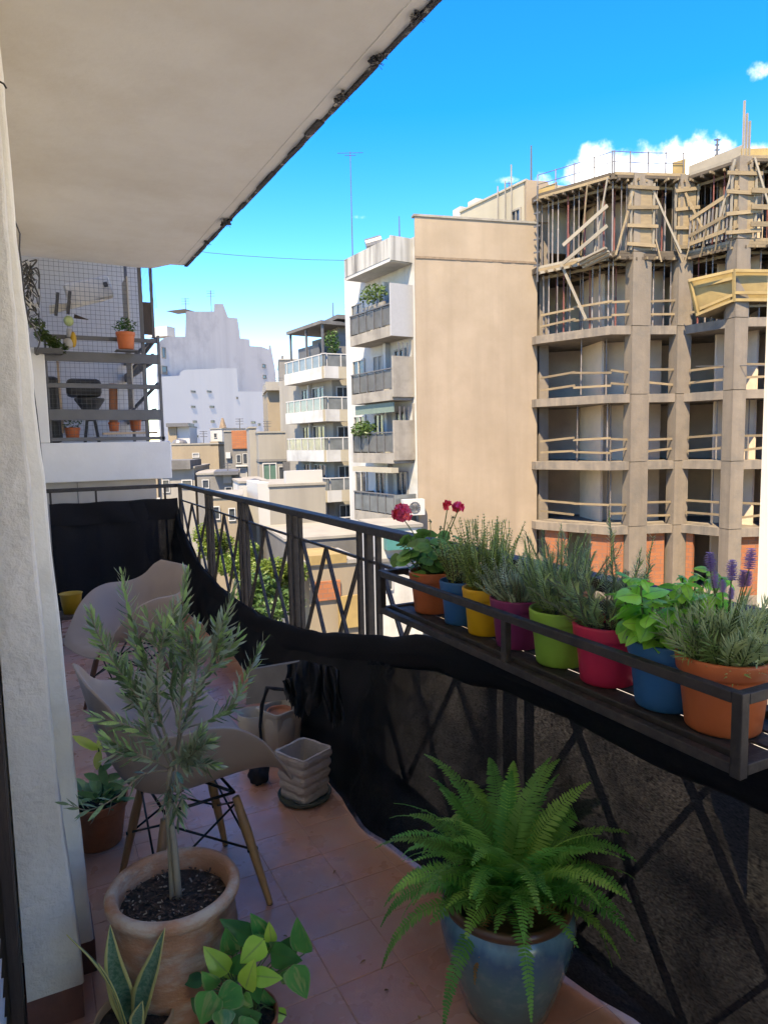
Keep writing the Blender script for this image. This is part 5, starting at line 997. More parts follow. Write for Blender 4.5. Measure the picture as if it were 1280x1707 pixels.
# ---------------------------------------------------------------- olive tree in old terracotta pot
RZ = 0.40; cO = onZ(289,1472,RZ); cO[2] = 0; rO = 0.158
olive = thing('potted_olive_tree','young olive tree in a weathered round terracotta pot','potted tree',tuple(cO))
pf = [(0.001,0),(.105,0),(.112,.01),(.128,.08),(.148,.16),(.157,.23),(.156,.28),(.150,.31),(.152,.315),(.150,.33),(.147,.345),(.150,.350),(.148,.358),(.158,.368),(.164,.378),(.165,.39),(.160,.399),(.150,.402),(.140,.398),(.134,.388),(.131,.36),(.128,.32)]
MB().lathe(cO,pf,60,wob=.004).build('pot','terracotta_old',olive,smooth=True)
MB().disc(cO+np.array([0,0,.352]),.131,30,8,dome=.006,jit=.004).build('soil','soil',olive,smooth=True)
rr = random.Random(5); ch, ch2 = MB(), MB()
for k in range(330):
    a = rr.uniform(0,6.283); q_ = .126*math.sqrt(rr.random()); p = cO+np.array([math.cos(a)*q_,math.sin(a)*q_,.359+rr.uniform(-.001,.006)]); d = _u(np.array([rr.gauss(0,1),rr.gauss(0,1),rr.gauss(0,.25)])); L = rr.uniform(.004,.013)*(2 if rr.random() < .06 else 1)
    (ch2 if rr.random() < .16 else ch).beam(p-d*L/2,p+d*L/2,rr.uniform(.002,.005),rr.uniform(.001,.003))
ch.build('bark_chips','bark_chip',olive,kind='stuff'); ch2.build('pale_chips','pale_chip',olive,kind='stuff')
dO = float((ROT.T@(cO+np.array([0,0,.4])-CAM))[2])
def op(px,py,dd=0.0): return P(px,py,dO*1.0+dd)
base = cO+np.array([.005,0,.352])
def cr_spline(ctrl, n=7):
    c_ = [np.array(p,float) for p in ctrl]; c_ = [2*c_[0]-c_[1]]+c_+[2*c_[-1]-c_[-2]]; out = []
    for i in range(1,len(c_)-2):
        for k in range(n):
            t_ = k/n; a,b,c2,d = c_[i-1:i+3]; out.append(.5*((2*b)+(-a+c2)*t_+(2*a-5*b+4*c2-d)*t_**2+(-a+3*b-3*c2+d)*t_**3))
    out.append(c_[-2]); return out
fk = op(289,1285,.02); fk2 = op(291,1265,0.0)
for ctrl, r0, r1 in (([base+np.array([.006,0,0]),op(291,1410),op(283,1345,.01),fk],.0095,.006),([base+np.array([-.008,.004,0]),op(284,1415,.01),op(280,1350,.0),op(283,1290,-.01),fk2],.0075,.005)):
    pts = cr_spline(ctrl,6); MB().tube(pts,list(np.linspace(r0,r1,len(pts))),8).build('trunk','olive_bark',olive,smooth=True)
leafmat('lf_olive',(0.065,0.11,0.042),(0.12,0.175,0.075),trans=0.15,rough=0.42,rv=0.3,hue=0.012,back=(0.33,0.38,0.23),spec=0.5); leafmat('lf_olive_young',(0.14,0.215,0.07),(0.21,0.29,0.105),trans=0.25,rough=0.45,rv=0.2,back=(0.3,0.36,0.25))
ol_me = {}
for m_ in ('lf_olive','lf_olive_young'):
    for v in range(4):
        mb = leaf_mesh(MB(),(0,0,0),(0,1,0),(0,0,1),1.0,.185+.02*v,'lance',droop=(-.1,.12,.3,.05)[v],fold=.3,nu=2,nv=5); ol_me[(m_,v)] = mb.mesh('olive_leaf',m_,smooth=True)
cand = []; br = MB()
def shoot(ctrl, r0=.0035, dens=.0092, lstart=.2, young=.5, sub=0):
    pts = cr_spline(ctrl,7); n = len(pts); L = sum(np.linalg.norm(pts[i+1]-pts[i]) for i in range(n-1)); br.tube(pts,list(np.linspace(r0,.0009,n)),6)
    N = int(L/dens); ph = rr.uniform(0,6.28)
    for j in range(N):
        f_ = lstart+(1-lstart)*(j+.5)/N
        if rr.random() < .07: continue
        x = f_*(n-1)*.999; i0 = int(x); p = lerp(pts[i0],pts[i0+1],x-i0); d = _u(pts[i0+1]-pts[i0]); e = _u(np.cross(d,[.3,.9,.25])); f2 = np.cross(d,e)
        for sg in (0,math.pi):
            b_ = ph+j*1.57+sg+rr.uniform(-.35,.35); rad = e*math.cos(b_)+f2*math.sin(b_); an = rr.uniform(.55,1.05)*(1 if f_ < .85 else .6); ld = d*math.cos(an)+rad*math.sin(an); ld[2] += rr.uniform(-.1,.15)
            cand.append((p,ld,np.cross(np.cross(d,rad),ld)+np.array([0,0,.4]),rr.uniform(.033,.052)*(1-.35*max(0,f_-.8)/.2),'lf_olive_young' if f_ > young and rr.random() < .7 else 'lf_olive'))
    for k in range(sub):
        x = rr.uniform(.3,.85)*(n-1); p = pts[int(x)]; d = _u(pts[int(x)+1]-pts[int(x)]); q_ = _u(d+np.array([rr.gauss(0,.6),rr.gauss(0,.6),rr.uniform(0,.5)])); l2 = rr.uniform(.05,.11); shoot([p,p+q_*l2*.5,p+q_*l2+np.array([0,0,.015])],.0018,.0078,.1,.5)
shoot([fk,op(255,1200,.03),op(200,1120,.05),op(165,1060,.05),op(150,1018,.04)],.0045,sub=2)
shoot([fk2,op(311,1197,-.02),op(345,1125,-.03),op(370,1055,-.03),op(392,975,-.02)],.0045,sub=2)
shoot([fk,op(300,1210,-.04),op(305,1120,-.06),op(303,1040,-.05),op(311,953,-.05)],.0042,sub=2)
shoot([fk2,op(268,1200,-.03),op(245,1110,-.05),op(218,1030,-.06),op(203,955,-.05)],.0042,sub=2)
shoot([op(305,1215,-.01),op(350,1200,.0),op(385,1178,.03),op(415,1120,.04),op(440,1068,.05)],.003,sub=1)
shoot([fk,op(262,1240,-.05),op(215,1210,-.07),op(155,1195,-.08)],.0028,sub=1)
shoot([fk,op(250,1265,-.06),op(205,1245,-.09),op(175,1228,-.10)],.0025,sub=1)
shoot([fk2,op(310,1265,-.08),op(330,1250,-.11),op(352,1235,-.12)],.0025,.006,.3,.9)
shoot([fk2,op(305,1275,-.06),op(330,1272,-.10),op(360,1275,-.11)],.0025,.006,.3,.9)
shoot([fk2,op(300,1268,-.07),op(318,1255,-.10),op(338,1215,-.11)],.0022,.006,.3,.9)
shoot([op(268,1205,-.03),op(262,1140,-.08),op(268,1080,-.10),op(282,1030,-.10)],.003,sub=2)
shoot([op(255,1200,.03),op(225,1150,.08),op(190,1105,.10),op(180,1065,.11)],.003,sub=1)
shoot([op(311,1197,-.02),op(325,1140,-.08),op(330,1080,-.10),op(328,1040,-.1)],.003,sub=2)
shoot([op(300,1210,-.04),op(285,1150,.02),op(290,1090,.05),op(262,1020,.06)],.003,sub=2)
shoot([fk,op(240,1290,-.05),op(200,1325,-.07),op(150,1350,-.08),op(112,1340,-.08)],.0024,.02,.2,.95)
shoot([op(345,1125,-.03),op(362,1110,.02),op(372,1085,.04),op(360,1040,.05)],.0025,sub=1)
shoot([fk,op(287,1330,-.03),op(292,1345,-.05),op(300,1370,-.05)],.0018,.010,.1,.95); shoot([fk,op(278,1330,-.03),op(272,1350,-.05)],.0018,.010,.1,.95); shoot([fk2,op(300,1310,-.04),op(308,1340,-.06)],.0018,.010,.1,.95)
br.build('branches','olive_bark',olive,smooth=True)
rr.shuffle(cand); rest = {'lf_olive':MB(),'lf_olive_young':MB()}
cand.sort(key=lambda q: -q[3])
for k,(p,ld,nr,L,m_) in enumerate(cand):
    if k < 300: inst('leaf',ol_me[(m_,rr.randrange(4))],olive,p,frame_rot(ld,nr),L)
    else: leaf_mesh(rest[m_],p,ld,nr,L,L*.2,'lance',droop=rr.uniform(-.1,.3),fold=.3,nu=2,nv=4)
for m_ in rest:
    if rest[m_].v: rest[m_].build('leaves',m_,olive,smooth=True,kind='stuff')

# ---------------------------------------------------------------- snake plant
cS = onZ(224,1690,0.185); cS[2] = 0; dS = float((ROT.T@(cS+np.array([0,0,.2])-CAM))[2])
snake = thing('potted_snake_plant','yellow edged snake plant in a pale clay pot at the bottom left','potted plant',tuple(cS)); pot(snake,cS,.088,.066,.185,'clay_pale',rimh=.03,lip=.008,soil=.02,n=44)
leafmat('lf_snake',(0.035,0.085,0.045),(0.05,0.115,0.06),trans=0.1,rough=0.4,rv=0.12,hue=0.005,edge=(0.62,0.57,0.2),edgew=.66,band=(0.22,0.33,0.2))
def blade(parent, mat, pts, w, tw=0.0, nu=6, name='leaf', tip=.9, fold=.18):
    pts = cr_spline(pts,6); n = len(pts); view = _u(ROT@np.array([0,0,1.0])); mb = MB(); vs_, uvs, fs = [], [], []
    for j,p in enumerate(pts):
        t_ = j/(n-1); d = _u(pts[min(j+1,n-1)]-pts[max(j-1,0)]); s0 = _u(np.cross(d,view)); n0 = np.cross(s0,d); s1 = s0*math.cos(tw)+n0*math.sin(tw); n1 = np.cross(s1,d); ww = w/2*min(1,.55+1.4*t_)*(1-max(0,(t_-.35)/.65)**1.7*.985)
        for i in range(nu+1): u_ = -1+2*i/nu; vs_.append(p+s1*u_*ww-n1*abs(u_)**1.5*ww*fold*2); uvs.append((i/nu,t_))
    for j in range(n-1):
        for i in range(nu): a = j*(nu+1)+i; fs.append((a,a+1,a+nu+2,a+nu+1))
    mb.add(vs_,fs,uvs); o = mb.build(name,mat,parent,smooth=True); sm = o.modifiers.new('thick','SOLIDIFY'); sm.thickness = .0022; return o
def sp(px,py,dd=0): return P(px,py,dS+dd)
blade(snake,'lf_snake',[sp(218,1712),sp(206,1660,-.01),sp(190,1600,-.02),sp(184,1540,-.02)],.056,-.2)
blade(snake,'lf_snake',[sp(232,1712,-.01),sp(240,1660,-.02),sp(258,1605,-.03),sp(276,1546,-.03)],.054,.35)
blade(snake,'lf_snake',[sp(210,1712,-.02),sp(192,1650,-.03),sp(160,1602,-.04),sp(112,1557,-.05)],.034,.9)
blade(snake,'lf_snake',[sp(214,1714,-.03),sp(200,1670,-.04),sp(185,1635,-.05),sp(165,1605,-.05)],.03,.7)
blade(snake,'lf_snake',[sp(228,1716,-.06),sp(230,1700,-.065),sp(234,1685,-.07),sp(238,1668,-.07)],.036,.1)

# ---------------------------------------------------------------- variegated pothos
cPo = onZ(402,1690,0.165); cPo[2] = 0; dP_ = float((ROT.T@(cPo+np.array([0,0,.2])-CAM))[2])
poth = thing('potted_pothos','lime variegated pothos in a small orange pot at the bottom','potted plant',tuple(cPo)); pot(poth,cPo,.086,.064,.165,'terracotta',rimh=.028,soil=.018,n=44)
leafmat('lf_pothos_dark',(0.03,0.10,0.025),(0.05,0.15,0.035),trans=0.25,rough=0.28,rv=0.2,vein=(.09,.2,.05),spec=.55); leafmat('lf_pothos_lime',(0.20,0.36,0.035),(0.28,0.46,0.06),trans=0.35,rough=0.3,rv=0.12,vein=(.3,.48,.12),spec=.55); leafmat('lf_pothos_var',(0.05,0.16,0.035),(0.08,0.22,0.045),trans=0.3,rough=0.28,rv=0.1,splash=(0.33,0.44,0.13),edge=(0.30,0.42,0.16),edgew=.9,spec=.55)
L_ = [((460,560),(275,370),150,'lime',-.04),((735,300),(550,490),165,'lime',-.06),((650,575),(865,605),125,'lime',-.09),((560,660),(368,825),185,'var',-.10),((345,690),(250,960),190,'var',-.10),((1040,410),(975,160),165,'var',-.02),((955,490),(1050,760),180,'var',-.05),((960,480),(780,330),160,'dark',.0),((670,300),(405,165),140,'dark',.02),((745,290),(640,120),105,'var',.03),((275,480),(65,458),80,'dark',.03),((275,600),(100,632),100,'dark',.0),((370,670),(262,560),115,'var',-.06),((330,370),(215,285),130,'dark',.05),((490,420),(440,235),140,'var',.02),((590,680),(650,470),95,'lime',-.08),((665,640),(690,795),95,'dark',-.05),((560,740),(645,815),110,'var',-.09),((500,960),(705,880),180,'dark',-.11),((780,400),(1010,470),165,'dark',-.01),((480,560),(545,420),110,'dark',-.02),((790,330),(770,180),85,'lime',.01),((420,830),(430,1000),160,'var',-.11),((600,480),(500,640),120,'dark',.02),((820,480),(940,290),120,'dark',.03),((300,820),(180,760),130,'dark',-.03),((640,900),(580,1040),150,'var',-.12),((560,330),(600,180),110,'dark',.05)]
rq2 = random.Random(61)
for k in range(20):
    x_, y_ = rq2.uniform(250,930), rq2.uniform(260,900); a_ = rq2.uniform(0,6.28); l_ = rq2.uniform(110,180); L_.append(((x_,y_),(x_+math.cos(a_)*l_,y_+math.sin(a_)*l_*.8-20),rq2.uniform(80,130),rq2.choice(['lime','var','dark','var']),rq2.uniform(.0,.07)))
rr = random.Random(8); crown = cPo+np.array([0,0,.16]); view = _u(ROT@np.array([0,0,1.0]))
for (b_,t2,wd,kd,dd) in L_:
    q0 = P(280+b_[0]/4.571,1500+b_[1]/4.571,dP_+dd); q1 = P(280+t2[0]/4.571,1500+t2[1]/4.571,dP_+dd-rr.uniform(.0,.03)); L = float(np.linalg.norm(q1-q0)); W = wd/4.571/F_PX*dP_
    leafobj('leaf','lf_pothos_'+kd,poth,q0,q1-q0,-view+np.array([rr.gauss(0,.25),rr.gauss(0,.25),.35]),L*1.05,max(W,L*.5)*1.12,'heart',droop=.18,fold=.16,nu=6,nv=8,wave=.02)
    MB().tube([crown+np.array([rr.uniform(-.04,.04),rr.uniform(-.04,.04),-.02]),lerp(crown,q0,.5)+np.array([0,0,.025]),q0],[.0022,.002,.0015],5).build('leaf_stalk','stem_green',poth,smooth=True)

# ---------------------------------------------------------------- small plant by the wall
cL = onZ(166,1402,0.0); cL[0] += .0; small = thing('potted_croton','small leafy plant with a lime top leaf in a terracotta pot by the wall','potted plant',tuple(cL)); pot(small,cL,.112,.084,.175,'terracotta',rimh=.035,lip=.008,soil=.02,n=44)
leafmat('lf_small',(0.08,0.15,0.05),(0.13,0.22,0.075),trans=0.2,rv=0.3,edge=(0.30,0.34,0.18),edgew=.88); leafmat('lf_small_lime',(0.35,0.48,0.06),(0.45,0.58,0.10),trans=0.4,rv=0.1)
dL = float((ROT.T@(cL+np.array([0,0,.2])-CAM))[2]); rr = random.Random(17); s0 = cL+np.array([0,0,.155])
for k in range(54):
    a = rr.uniform(0,6.283); q_ = rr.uniform(0,.08); L = rr.uniform(.05,.115); leafobj('leaf','lf_small',small,s0+np.array([math.cos(a)*q_,math.sin(a)*q_,rr.uniform(0,.03)]),[math.cos(a),math.sin(a),rr.uniform(.2,1.3)],[0,0,1],L,L*.32,'lance',droop=rr.uniform(.1,.7),fold=.25,nu=2,nv=5)
st = cr_spline([s0,P(172,1318,dL),P(168,1280,dL),P(165,1245,dL)],5); MB().tube(st,.004,6).build('stem','stem_green',small,smooth=True)
for (b_,t2,w,m_) in (((170,1285),(192,1262),.030,'lf_small'),((168,1300),(140,1290),.03,'lf_small'),((172,1310),(205,1312),.03,'lf_small'),((168,1275),(178,1312),.035,'lf_small'),((166,1250),(120,1226),.034,'lf_small_lime'),((166,1252),(172,1222),.036,'lf_small_lime'),((167,1250),(160,1285),.034,'lf_small_lime'),((166,1248),(142,1240),.03,'lf_small_lime'),((170,1300),(205,1290),.028,'lf_small'),((165,1320),(113,1345),.024,'lf_small'),((168,1330),(128,1320),.024,'lf_small'),((175,1330),(212,1335),.024,'lf_small')):
    q0, q1 = P(*b_,dL), P(*t2,dL-.03); leafobj('leaf',m_,small,q0,q1-q0,-view+np.array([0,0,.6]),float(np.linalg.norm(q1-q0)),w,'lance',droop=.25,fold=.2,nu=2,nv=5)
# ================================================================== chairs
pmat('shell', (0.36,0.27,0.205), rough=0.5, var=0.04, scale=5, bump=0.03, bscale=80, bdist=0.002, stain=(0.31,0.245,0.205), sscale=4, samt=0.3)
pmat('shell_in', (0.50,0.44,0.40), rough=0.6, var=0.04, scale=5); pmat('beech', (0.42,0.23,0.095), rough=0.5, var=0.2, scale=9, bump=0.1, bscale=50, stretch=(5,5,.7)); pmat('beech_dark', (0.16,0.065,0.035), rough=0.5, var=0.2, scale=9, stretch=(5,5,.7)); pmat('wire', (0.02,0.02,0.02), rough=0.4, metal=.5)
ROWS = np.array([ # yc, zc, xe, ye, ze  (front lip -> top of back)
 (.285,.395,.215,.270,.405),(.255,.425,.235,.245,.450),(.20,.432,.262,.205,.510),(.12,.428,.290,.140,.600),(.03,.420,.308,.055,.665),(-.06,.415,.315,-.030,.690),(-.14,.425,.312,-.105,.690),(-.205,.465,.298,-.165,.690),(-.245,.535,.272,-.212,.705),(-.272,.62,.238,-.250,.735),(-.295,.72,.200,-.285,.785),(-.315,.815,.150,-.312,.815)])
def shell_fn(u, v):
    x = v*(len(ROWS)-1); i = min(len(ROWS)-2,int(x)); t_ = x-i; r = ROWS
    a = r[max(i-1,0)],r[i],r[i+1],r[min(i+2,len(ROWS)-1)]; q_ = .5*((2*a[1])+(-a[0]+a[2])*t_+(2*a[0]-5*a[1]+4*a[2]-a[3])*t_**2+(-a[0]+3*a[1]-3*a[2]+a[3])*t_**3)
    s = 2*u-1; A = abs(s); k = A**2.6; 
    return (math.copysign(q_[2]*(A**.92),s), q_[0]+(q_[3]-q_[0])*A**2, q_[1]+(q_[4]-q_[1])*k)
def chair(label, loc, face, leg_mat):
    t_ = thing('armchair',label,'chair',tuple(loc),'moulded armchairs'); t_.rotation_euler[2] = face
    def loc_build(mb,name,mat,**k):
        me = mb.mesh(name,mat,smooth=True); o = bpy.data.objects.new(name,me); COL.objects.link(o); o.parent = t_; WPOS[o.name] = WPOS[t_.name]; return o
    sh = loc_build(MB().grid(shell_fn,36,44),'shell','shell'); sm = sh.modifiers.new('thick','SOLIDIFY'); sm.thickness = .009; sm.offset = 0; bv = sh.modifiers.new('edge','BEVEL'); bv.width = .003; bv.segments = 2; bv.limit_method = 'ANGLE'; bv.angle_limit = math.radians(50)
    tops = {}
    for sx in (-1,1):
        for sy in (-1,1):
            top = np.array([sx*.13,sy*.11-.01,.385]); ft = np.array([sx*.205,sy*.19-.01,0.0]); mid = lerp(top,ft,.35)
            loc_build(MB().tube([lerp(top,ft,.06),mid,lerp(top,ft,.97),ft],[.0125,.0165,.0105,.0095],10),'leg',leg_mat); tops[(sx,sy)] = (top,ft)
            g_ = lerp(top,ft,.995); loc_build(MB().tube([g_-np.array([0,0,.0]),g_-np.array([0,0,.0045])],.0105,8),'foot_pad','wire')
    fr = MB()
    for a_,b_ in (((-1,-1),(1,-1)),((-1,1),(1,1)),((-1,-1),(-1,1)),((1,-1),(1,1))):
        fr.tube([lerp(*tops[a_],.02),lerp(*tops[b_],.02)],.005,6); fr.tube([lerp(*tops[a_],.10),lerp(*tops[b_],.52)],.0038,6); fr.tube([lerp(*tops[b_],.10),lerp(*tops[a_],.52)],.0038,6)
    fr.tube([lerp(*tops[(-1,-1)],.02),np.array([0,0,.405])],.005,6); fr.tube([lerp(*tops[(1,-1)],.02),np.array([0,0,.405])],.005,6); fr.tube([lerp(*tops[(-1,1)],.02),np.array([0,0,.405])],.005,6); fr.tube([lerp(*tops[(1,1)],.02),np.array([0,0,.405])],.005,6)
    for k_ in tops: fr.tube([lerp(*tops[k_],.52)-np.array([0,.017,0]),lerp(*tops[k_],.52)+np.array([0,.017,0])],.006,6)
    loc_build(fr,'wire_brace','wire'); return t_
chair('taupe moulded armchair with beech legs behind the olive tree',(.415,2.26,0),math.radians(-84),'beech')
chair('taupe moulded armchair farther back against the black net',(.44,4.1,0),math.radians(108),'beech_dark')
# ================================================================== planters at the net
pmat('stone_planter',(0.50,0.435,0.375),rough=0.9,var=0.14,scale=14,bump=0.5,bscale=60,bdist=.006,stain=(0.30,0.25,0.19),sscale=8,samt=.6); pmat('board_grey',(0.17,0.15,0.125),rough=.8); pmat('saucer',(0.075,0.095,0.085),rough=0.6,var=.2,scale=10); pmat('cream_planter',(0.52,0.45,0.34),rough=0.8,var=.08,scale=8,stain=(.36,.31,.24),sscale=6,samt=.5); pmat('black_cloth',(0.012,0.012,0.016),rough=.85,var=.3,scale=12)
cQ = onZ(508,1318,0.03); rotq = .42
sau = thing('plant_saucer','round dark green saucer under the ribbed square planter','saucer',(cQ[0],cQ[1],0)); MB().lathe((cQ[0],cQ[1],.001),[(0.001,0),(.095,0),(.108,.008),(.115,.026),(.112,.027),(.104,.012),(.09,.009),(0.001,.009)],40).build('dish','saucer',sau,smooth=True)
pq = thing('ribbed_planter','empty square stone planter with ribbed sides on a dark saucer','planter',(cQ[0],cQ[1],.0105))
def sq_loft(c, prof, rot, jit=0.0, seed=0):
    r2 = random.Random(seed); V, Fc = [], []; m = 8
    for (hw,z) in prof:
        ring = []
        for (a,b) in ((-1,-1),(1,-1),(1,1),(-1,1)):
            pass
        per = [(-1+2*k/m,-1) for k in range(m)]+[(1,-1+2*k/m) for k in range(m)]+[(1-2*k/m,1) for k in range(m)]+[(-1,1-2*k/m) for k in range(m)]
        for (a,b) in per:
            q_ = .06*(max(abs(a),abs(b)) if abs(a)==abs(b) else 0); x, y = a*hw*(1-q_), b*hw*(1-q_); ca,sa = math.cos(rot),math.sin(rot); V.append((c[0]+x*ca-y*sa+r2.uniform(-jit,jit),c[1]+x*sa+y*ca+r2.uniform(-jit,jit),c[2]+z+r2.uniform(-jit,jit)*1.4))
    n = 4*m; Fc = [(i*n+j,i*n+(j+1)%n,(i+1)*n+(j+1)%n,(i+1)*n+j) for i in range(len(prof)-1) for j in range(n)]+[tuple(range(n))[::-1],tuple(range((len(prof)-1)*n,len(prof)*n))]
    return MB().add(V,Fc)
hq = .205; prof = []
for k in range(5):
    z0 = hq*k/5; w0 = .070+.018*k/5
    prof += [(w0+.001,z0+.003),(w0+.006,z0+.014),(w0+.0065,z0+.027),(w0+.002,z0+.038)]
prof += [(.090,hq),(.079,hq),(.077,hq-.05),(.072,.02)]
sq_loft((cQ[0],cQ[1],.0105),prof,rotq,.0016,4).build('body','stone_planter',pq,smooth=False,bevel=.0015)
cB = onZ(470,1262,0.0); cb_ = thing('cream_planter','tall cream rectangular planter behind the ribbed one by the net','planter',(cB[0],cB[1],0)); sq_loft((cB[0]+.03,cB[1]+.1,.0),[(.07,0),(.082,.19),(.088,.195),(.088,.212),(.077,.212),(.072,.05)],.35,.001,2).build('body','cream_planter',cb_,bevel=.003)
jg = onZ(468,1250,0.0); jug = thing('cream_jar','small cream jar with a terracotta lip beside the planters','jar',(jg[0]-.0,jg[1],0)); MB().lathe((jg[0],jg[1],0),[(0.001,0),(.05,0),(.07,.05),(.078,.12),(.07,.17),(.055,.19)],32).build('body','cream_planter',jug,smooth=True); MB().lathe((jg[0],jg[1],.19),[(.055,0),(.062,.006),(.06,.018),(.05,.016),(.048,-.03)],32).build('lip','terracotta',jug,smooth=True)
jg2 = onZ(425,1245,0.0); jr2 = thing('cream_jar','plain cream pot half hidden behind the near chair','jar',(jg2[0],jg2[1],0)); MB().lathe((jg2[0],jg2[1],0),[(0.001,0),(.06,0),(.075,.1),(.08,.18),(.074,.182),(.07,.1)],32).build('body','cream_planter',jr2,smooth=True)
bd = thing('beige_board','pale beige board leaning on the net behind the planters','board',tuple(onZ(470,1230,0))); q_ = [P(415,1112+5,3.1),P(498,1103,2.98),P(492,1165,2.92),P(410,1175,3.04)]; MB().extrude(q_,(0.012,0.02,0)).build('panel','board_grey',bd)
bl = onZ(433,1306,0.0); bun = thing('black_bundle','round black cloth bundle on the tiles beside the near chair','bundle',(bl[0],bl[1],0)); rr = random.Random(3)
V = []
def bundle(u,v):
    a, b = u*6.2832, (v-.5)*math.pi; r = .046*(1+.10*math.sin(3*a+4*b)+.06*math.sin(7*a-5*b)); return (bl[0]+r*math.cos(a)*math.cos(b),bl[1]+r*math.sin(a)*math.cos(b),.048+r*1.05*math.sin(b))
MB().grid(bundle,28,16).build('cloth','black_cloth',bun,smooth=True)
# torn black cloth hanging by the planters
rag = thing('torn_cloth','ragged black cloth strip hanging from the net over the planters','cloth',tuple(P(505,1150,2.55)))
def ragsheet(top, bot, dep, name, seed):
    r2 = random.Random(seed); n = len(top); rag_ = [r2.uniform(-9,9) for _ in range(40)]
    def fn(u, v):
        x = u*(n-1); k = min(n-2,int(x)); f_ = x-k; t0 = lerp(top[k],top[k+1],f_); b0 = lerp(bot[k],bot[k+1],f_); q_ = lerp(t0,b0,v)
        fr = u*39; kk = min(38,int(fr)); rg = rag_[kk]*(1-fr+kk)+rag_[kk+1]*(fr-kk)
        return P(q_[0]+2*math.sin(v*7+u*9),q_[1]+rg*v**3,dep+.022*math.sin(u*15+v*3)+.012*math.sin(u*31-v*5)-.02*v)
    MB().grid(fn,40,22).build(name,'black_cloth',rag,smooth=True)
ragsheet([(478,1108),(505,1100),(532,1106),(560,1112)],[(474,1158),(496,1198),(524,1186),(550,1160)],2.52,'flap',1); ragsheet([(530,1108),(548,1110),(566,1118)],[(545,1192),(558,1216),(574,1200)],2.47,'flap',2); ragsheet([(470,1135),(486,1128)],[(478,1165),(492,1172)],2.50,'flap',3)
MB().tube([P(480,1150,2.6),P(458,1148,2.62),P(446,1146,2.62),P(437,1175,2.62),P(434,1210,2.62),P(436,1245,2.62)],[.006,.008,.009,.008,.006,.005],6).build('strap','black_cloth',rag,smooth=True)
pmat('yellow_plastic',(0.42,0.25,0.015),rough=.5,var=.1,scale=6); pmat('lime_plastic',(0.5,0.7,0.05),rough=.5)
cy_ = P(119,996,5.3); yb = thing('yellow_tub','yellow plastic tub behind the far armchair','tub',(cy_[0],cy_[1],cy_[2]-.12)); MB().lathe((cy_[0],cy_[1],cy_[2]-.12),[(0.001,0),(.06,0),(.08,.15),(.085,.155),(.075,.15),(.05,.02)],28).build('body','yellow_plastic',yb,smooth=True)
stl = thing('low_stool','low dark stool carrying the yellow tub','stool',(cy_[0],cy_[1],0)); MB().box((cy_[0]-.12,cy_[1]-.12,cy_[2]-.145),(cy_[0]+.12,cy_[1]+.12,cy_[2]-.121)).build('seat','dark_wood',stl)
for sx in (-1,1):
    for sy in (-1,1): MB().beam((cy_[0]+sx*.1,cy_[1]+sy*.1,0),(cy_[0]+sx*.09,cy_[1]+sy*.09,cy_[2]-.146),.025,.025).build('leg','dark_wood',stl)
# ================================================================== neighbour balcony
pmat('mesh_wire',(0.10,0.105,0.11),rough=.6); pmat('neighbour_wall',(0.46,0.43,0.385),rough=.9,var=.05,scale=2,stain=(.6,.56,.5),sscale=1.2,samt=.5); pmat('neighbour_steel',(0.105,0.105,0.11),rough=.5,var=.12,scale=6); pmat('ac_white',(0.82,0.77,0.66),rough=.6,var=.08,scale=5,stain=(.4,.37,.32),sscale=5,samt=.5); pmat('tan_wood',(0.45,0.33,0.22),rough=.8,var=.15,scale=8)
NY = 7.32
nb = thing('neighbour_balcony','neighbour balcony with grey slat railing and wire net above our far rail','balcony',(.8,NY+.5,1.1))
MB().box((-0.3,NY,1.18),(1.315,11.2,1.56)).build('slab','white_wall',nb,bevel=.008); MB().box((-0.3,NY+.12,-6.0),(1.17,11.0,1.179)).build('lower_wall','neighbour_wall',nb); MB().box((0.42,NY+.117,-6),(0.425,NY+.119,1.17)).build('joint','dark_metal',nb)
MB().box((-0.3,NY,1.561),(0.205,NY+.16,2.45)).build('side_wall','white_wall',nb,bevel=.01); MB().box((-0.3,9.6,1.561),(1.42,9.8,5.0)).build('back_wall','neighbour_wall',nb); MB().box((-0.3,NY+.16,1.561),(-0.05,9.6,5.0)).build('house_wall','neighbour_wall',nb); MB().box((-.3,NY-.1,4.6),(1.3,11.2,5.0)).build('upper_slab','white_wall',nb)
def nr(a,b,name,mat='neighbour_steel'): return MB().box(a,b).build(name,mat,nb,bevel=.003)
for z0,z1 in ((2.335,2.43),(1.775,1.88)): nr((.21,NY+.02,z0),(1.235,NY+.045,z1),'slat')
for z0,z1 in ((2.545,2.585),(2.085,2.13)): nr((.21,NY+.03,z0),(1.235,NY+.055,z1),'rail')
nr((1.236,NY+.02,1.561),(1.262,NY+.05,2.62),'post'); nr((1.09,NY+.06,1.561),(1.125,NY+.09,3.5),'tall_post'); nr((.212,NY+.056,1.561),(.228,NY+.076,2.6),'post')
nr((.21,NY+.02,1.575),(1.27,NY+.05,1.61),'bottom_rail')
for z in (1.8,2.35): nr((1.19,NY+.1,z),(1.215,10.9,z+.1),'slat')
nr((1.19,NY+.1,2.56),(1.215,10.9,2.6),'rail'); nr((1.02,NY+.5,1.561),(1.05,NY+.53,3.6),'tall_post'); nr((.985,NY+.1,1.9),(1.0,NY+.45,3.2),'net_panel_frame','neighbour_wall')
for (z0,z1) in ((2.6,2.3),(2.15,1.9)): MB().beam((1.03,NY+.52,z1),(1.24,NY+.1,z0),.02,.03).build('stay','neighbour_steel',nb)
wn = MB()
for k in range(21): x = .21+.043*k; wn.box((x-.0013,NY+.1,1.62),(x+.0013,NY+.1025,3.5))
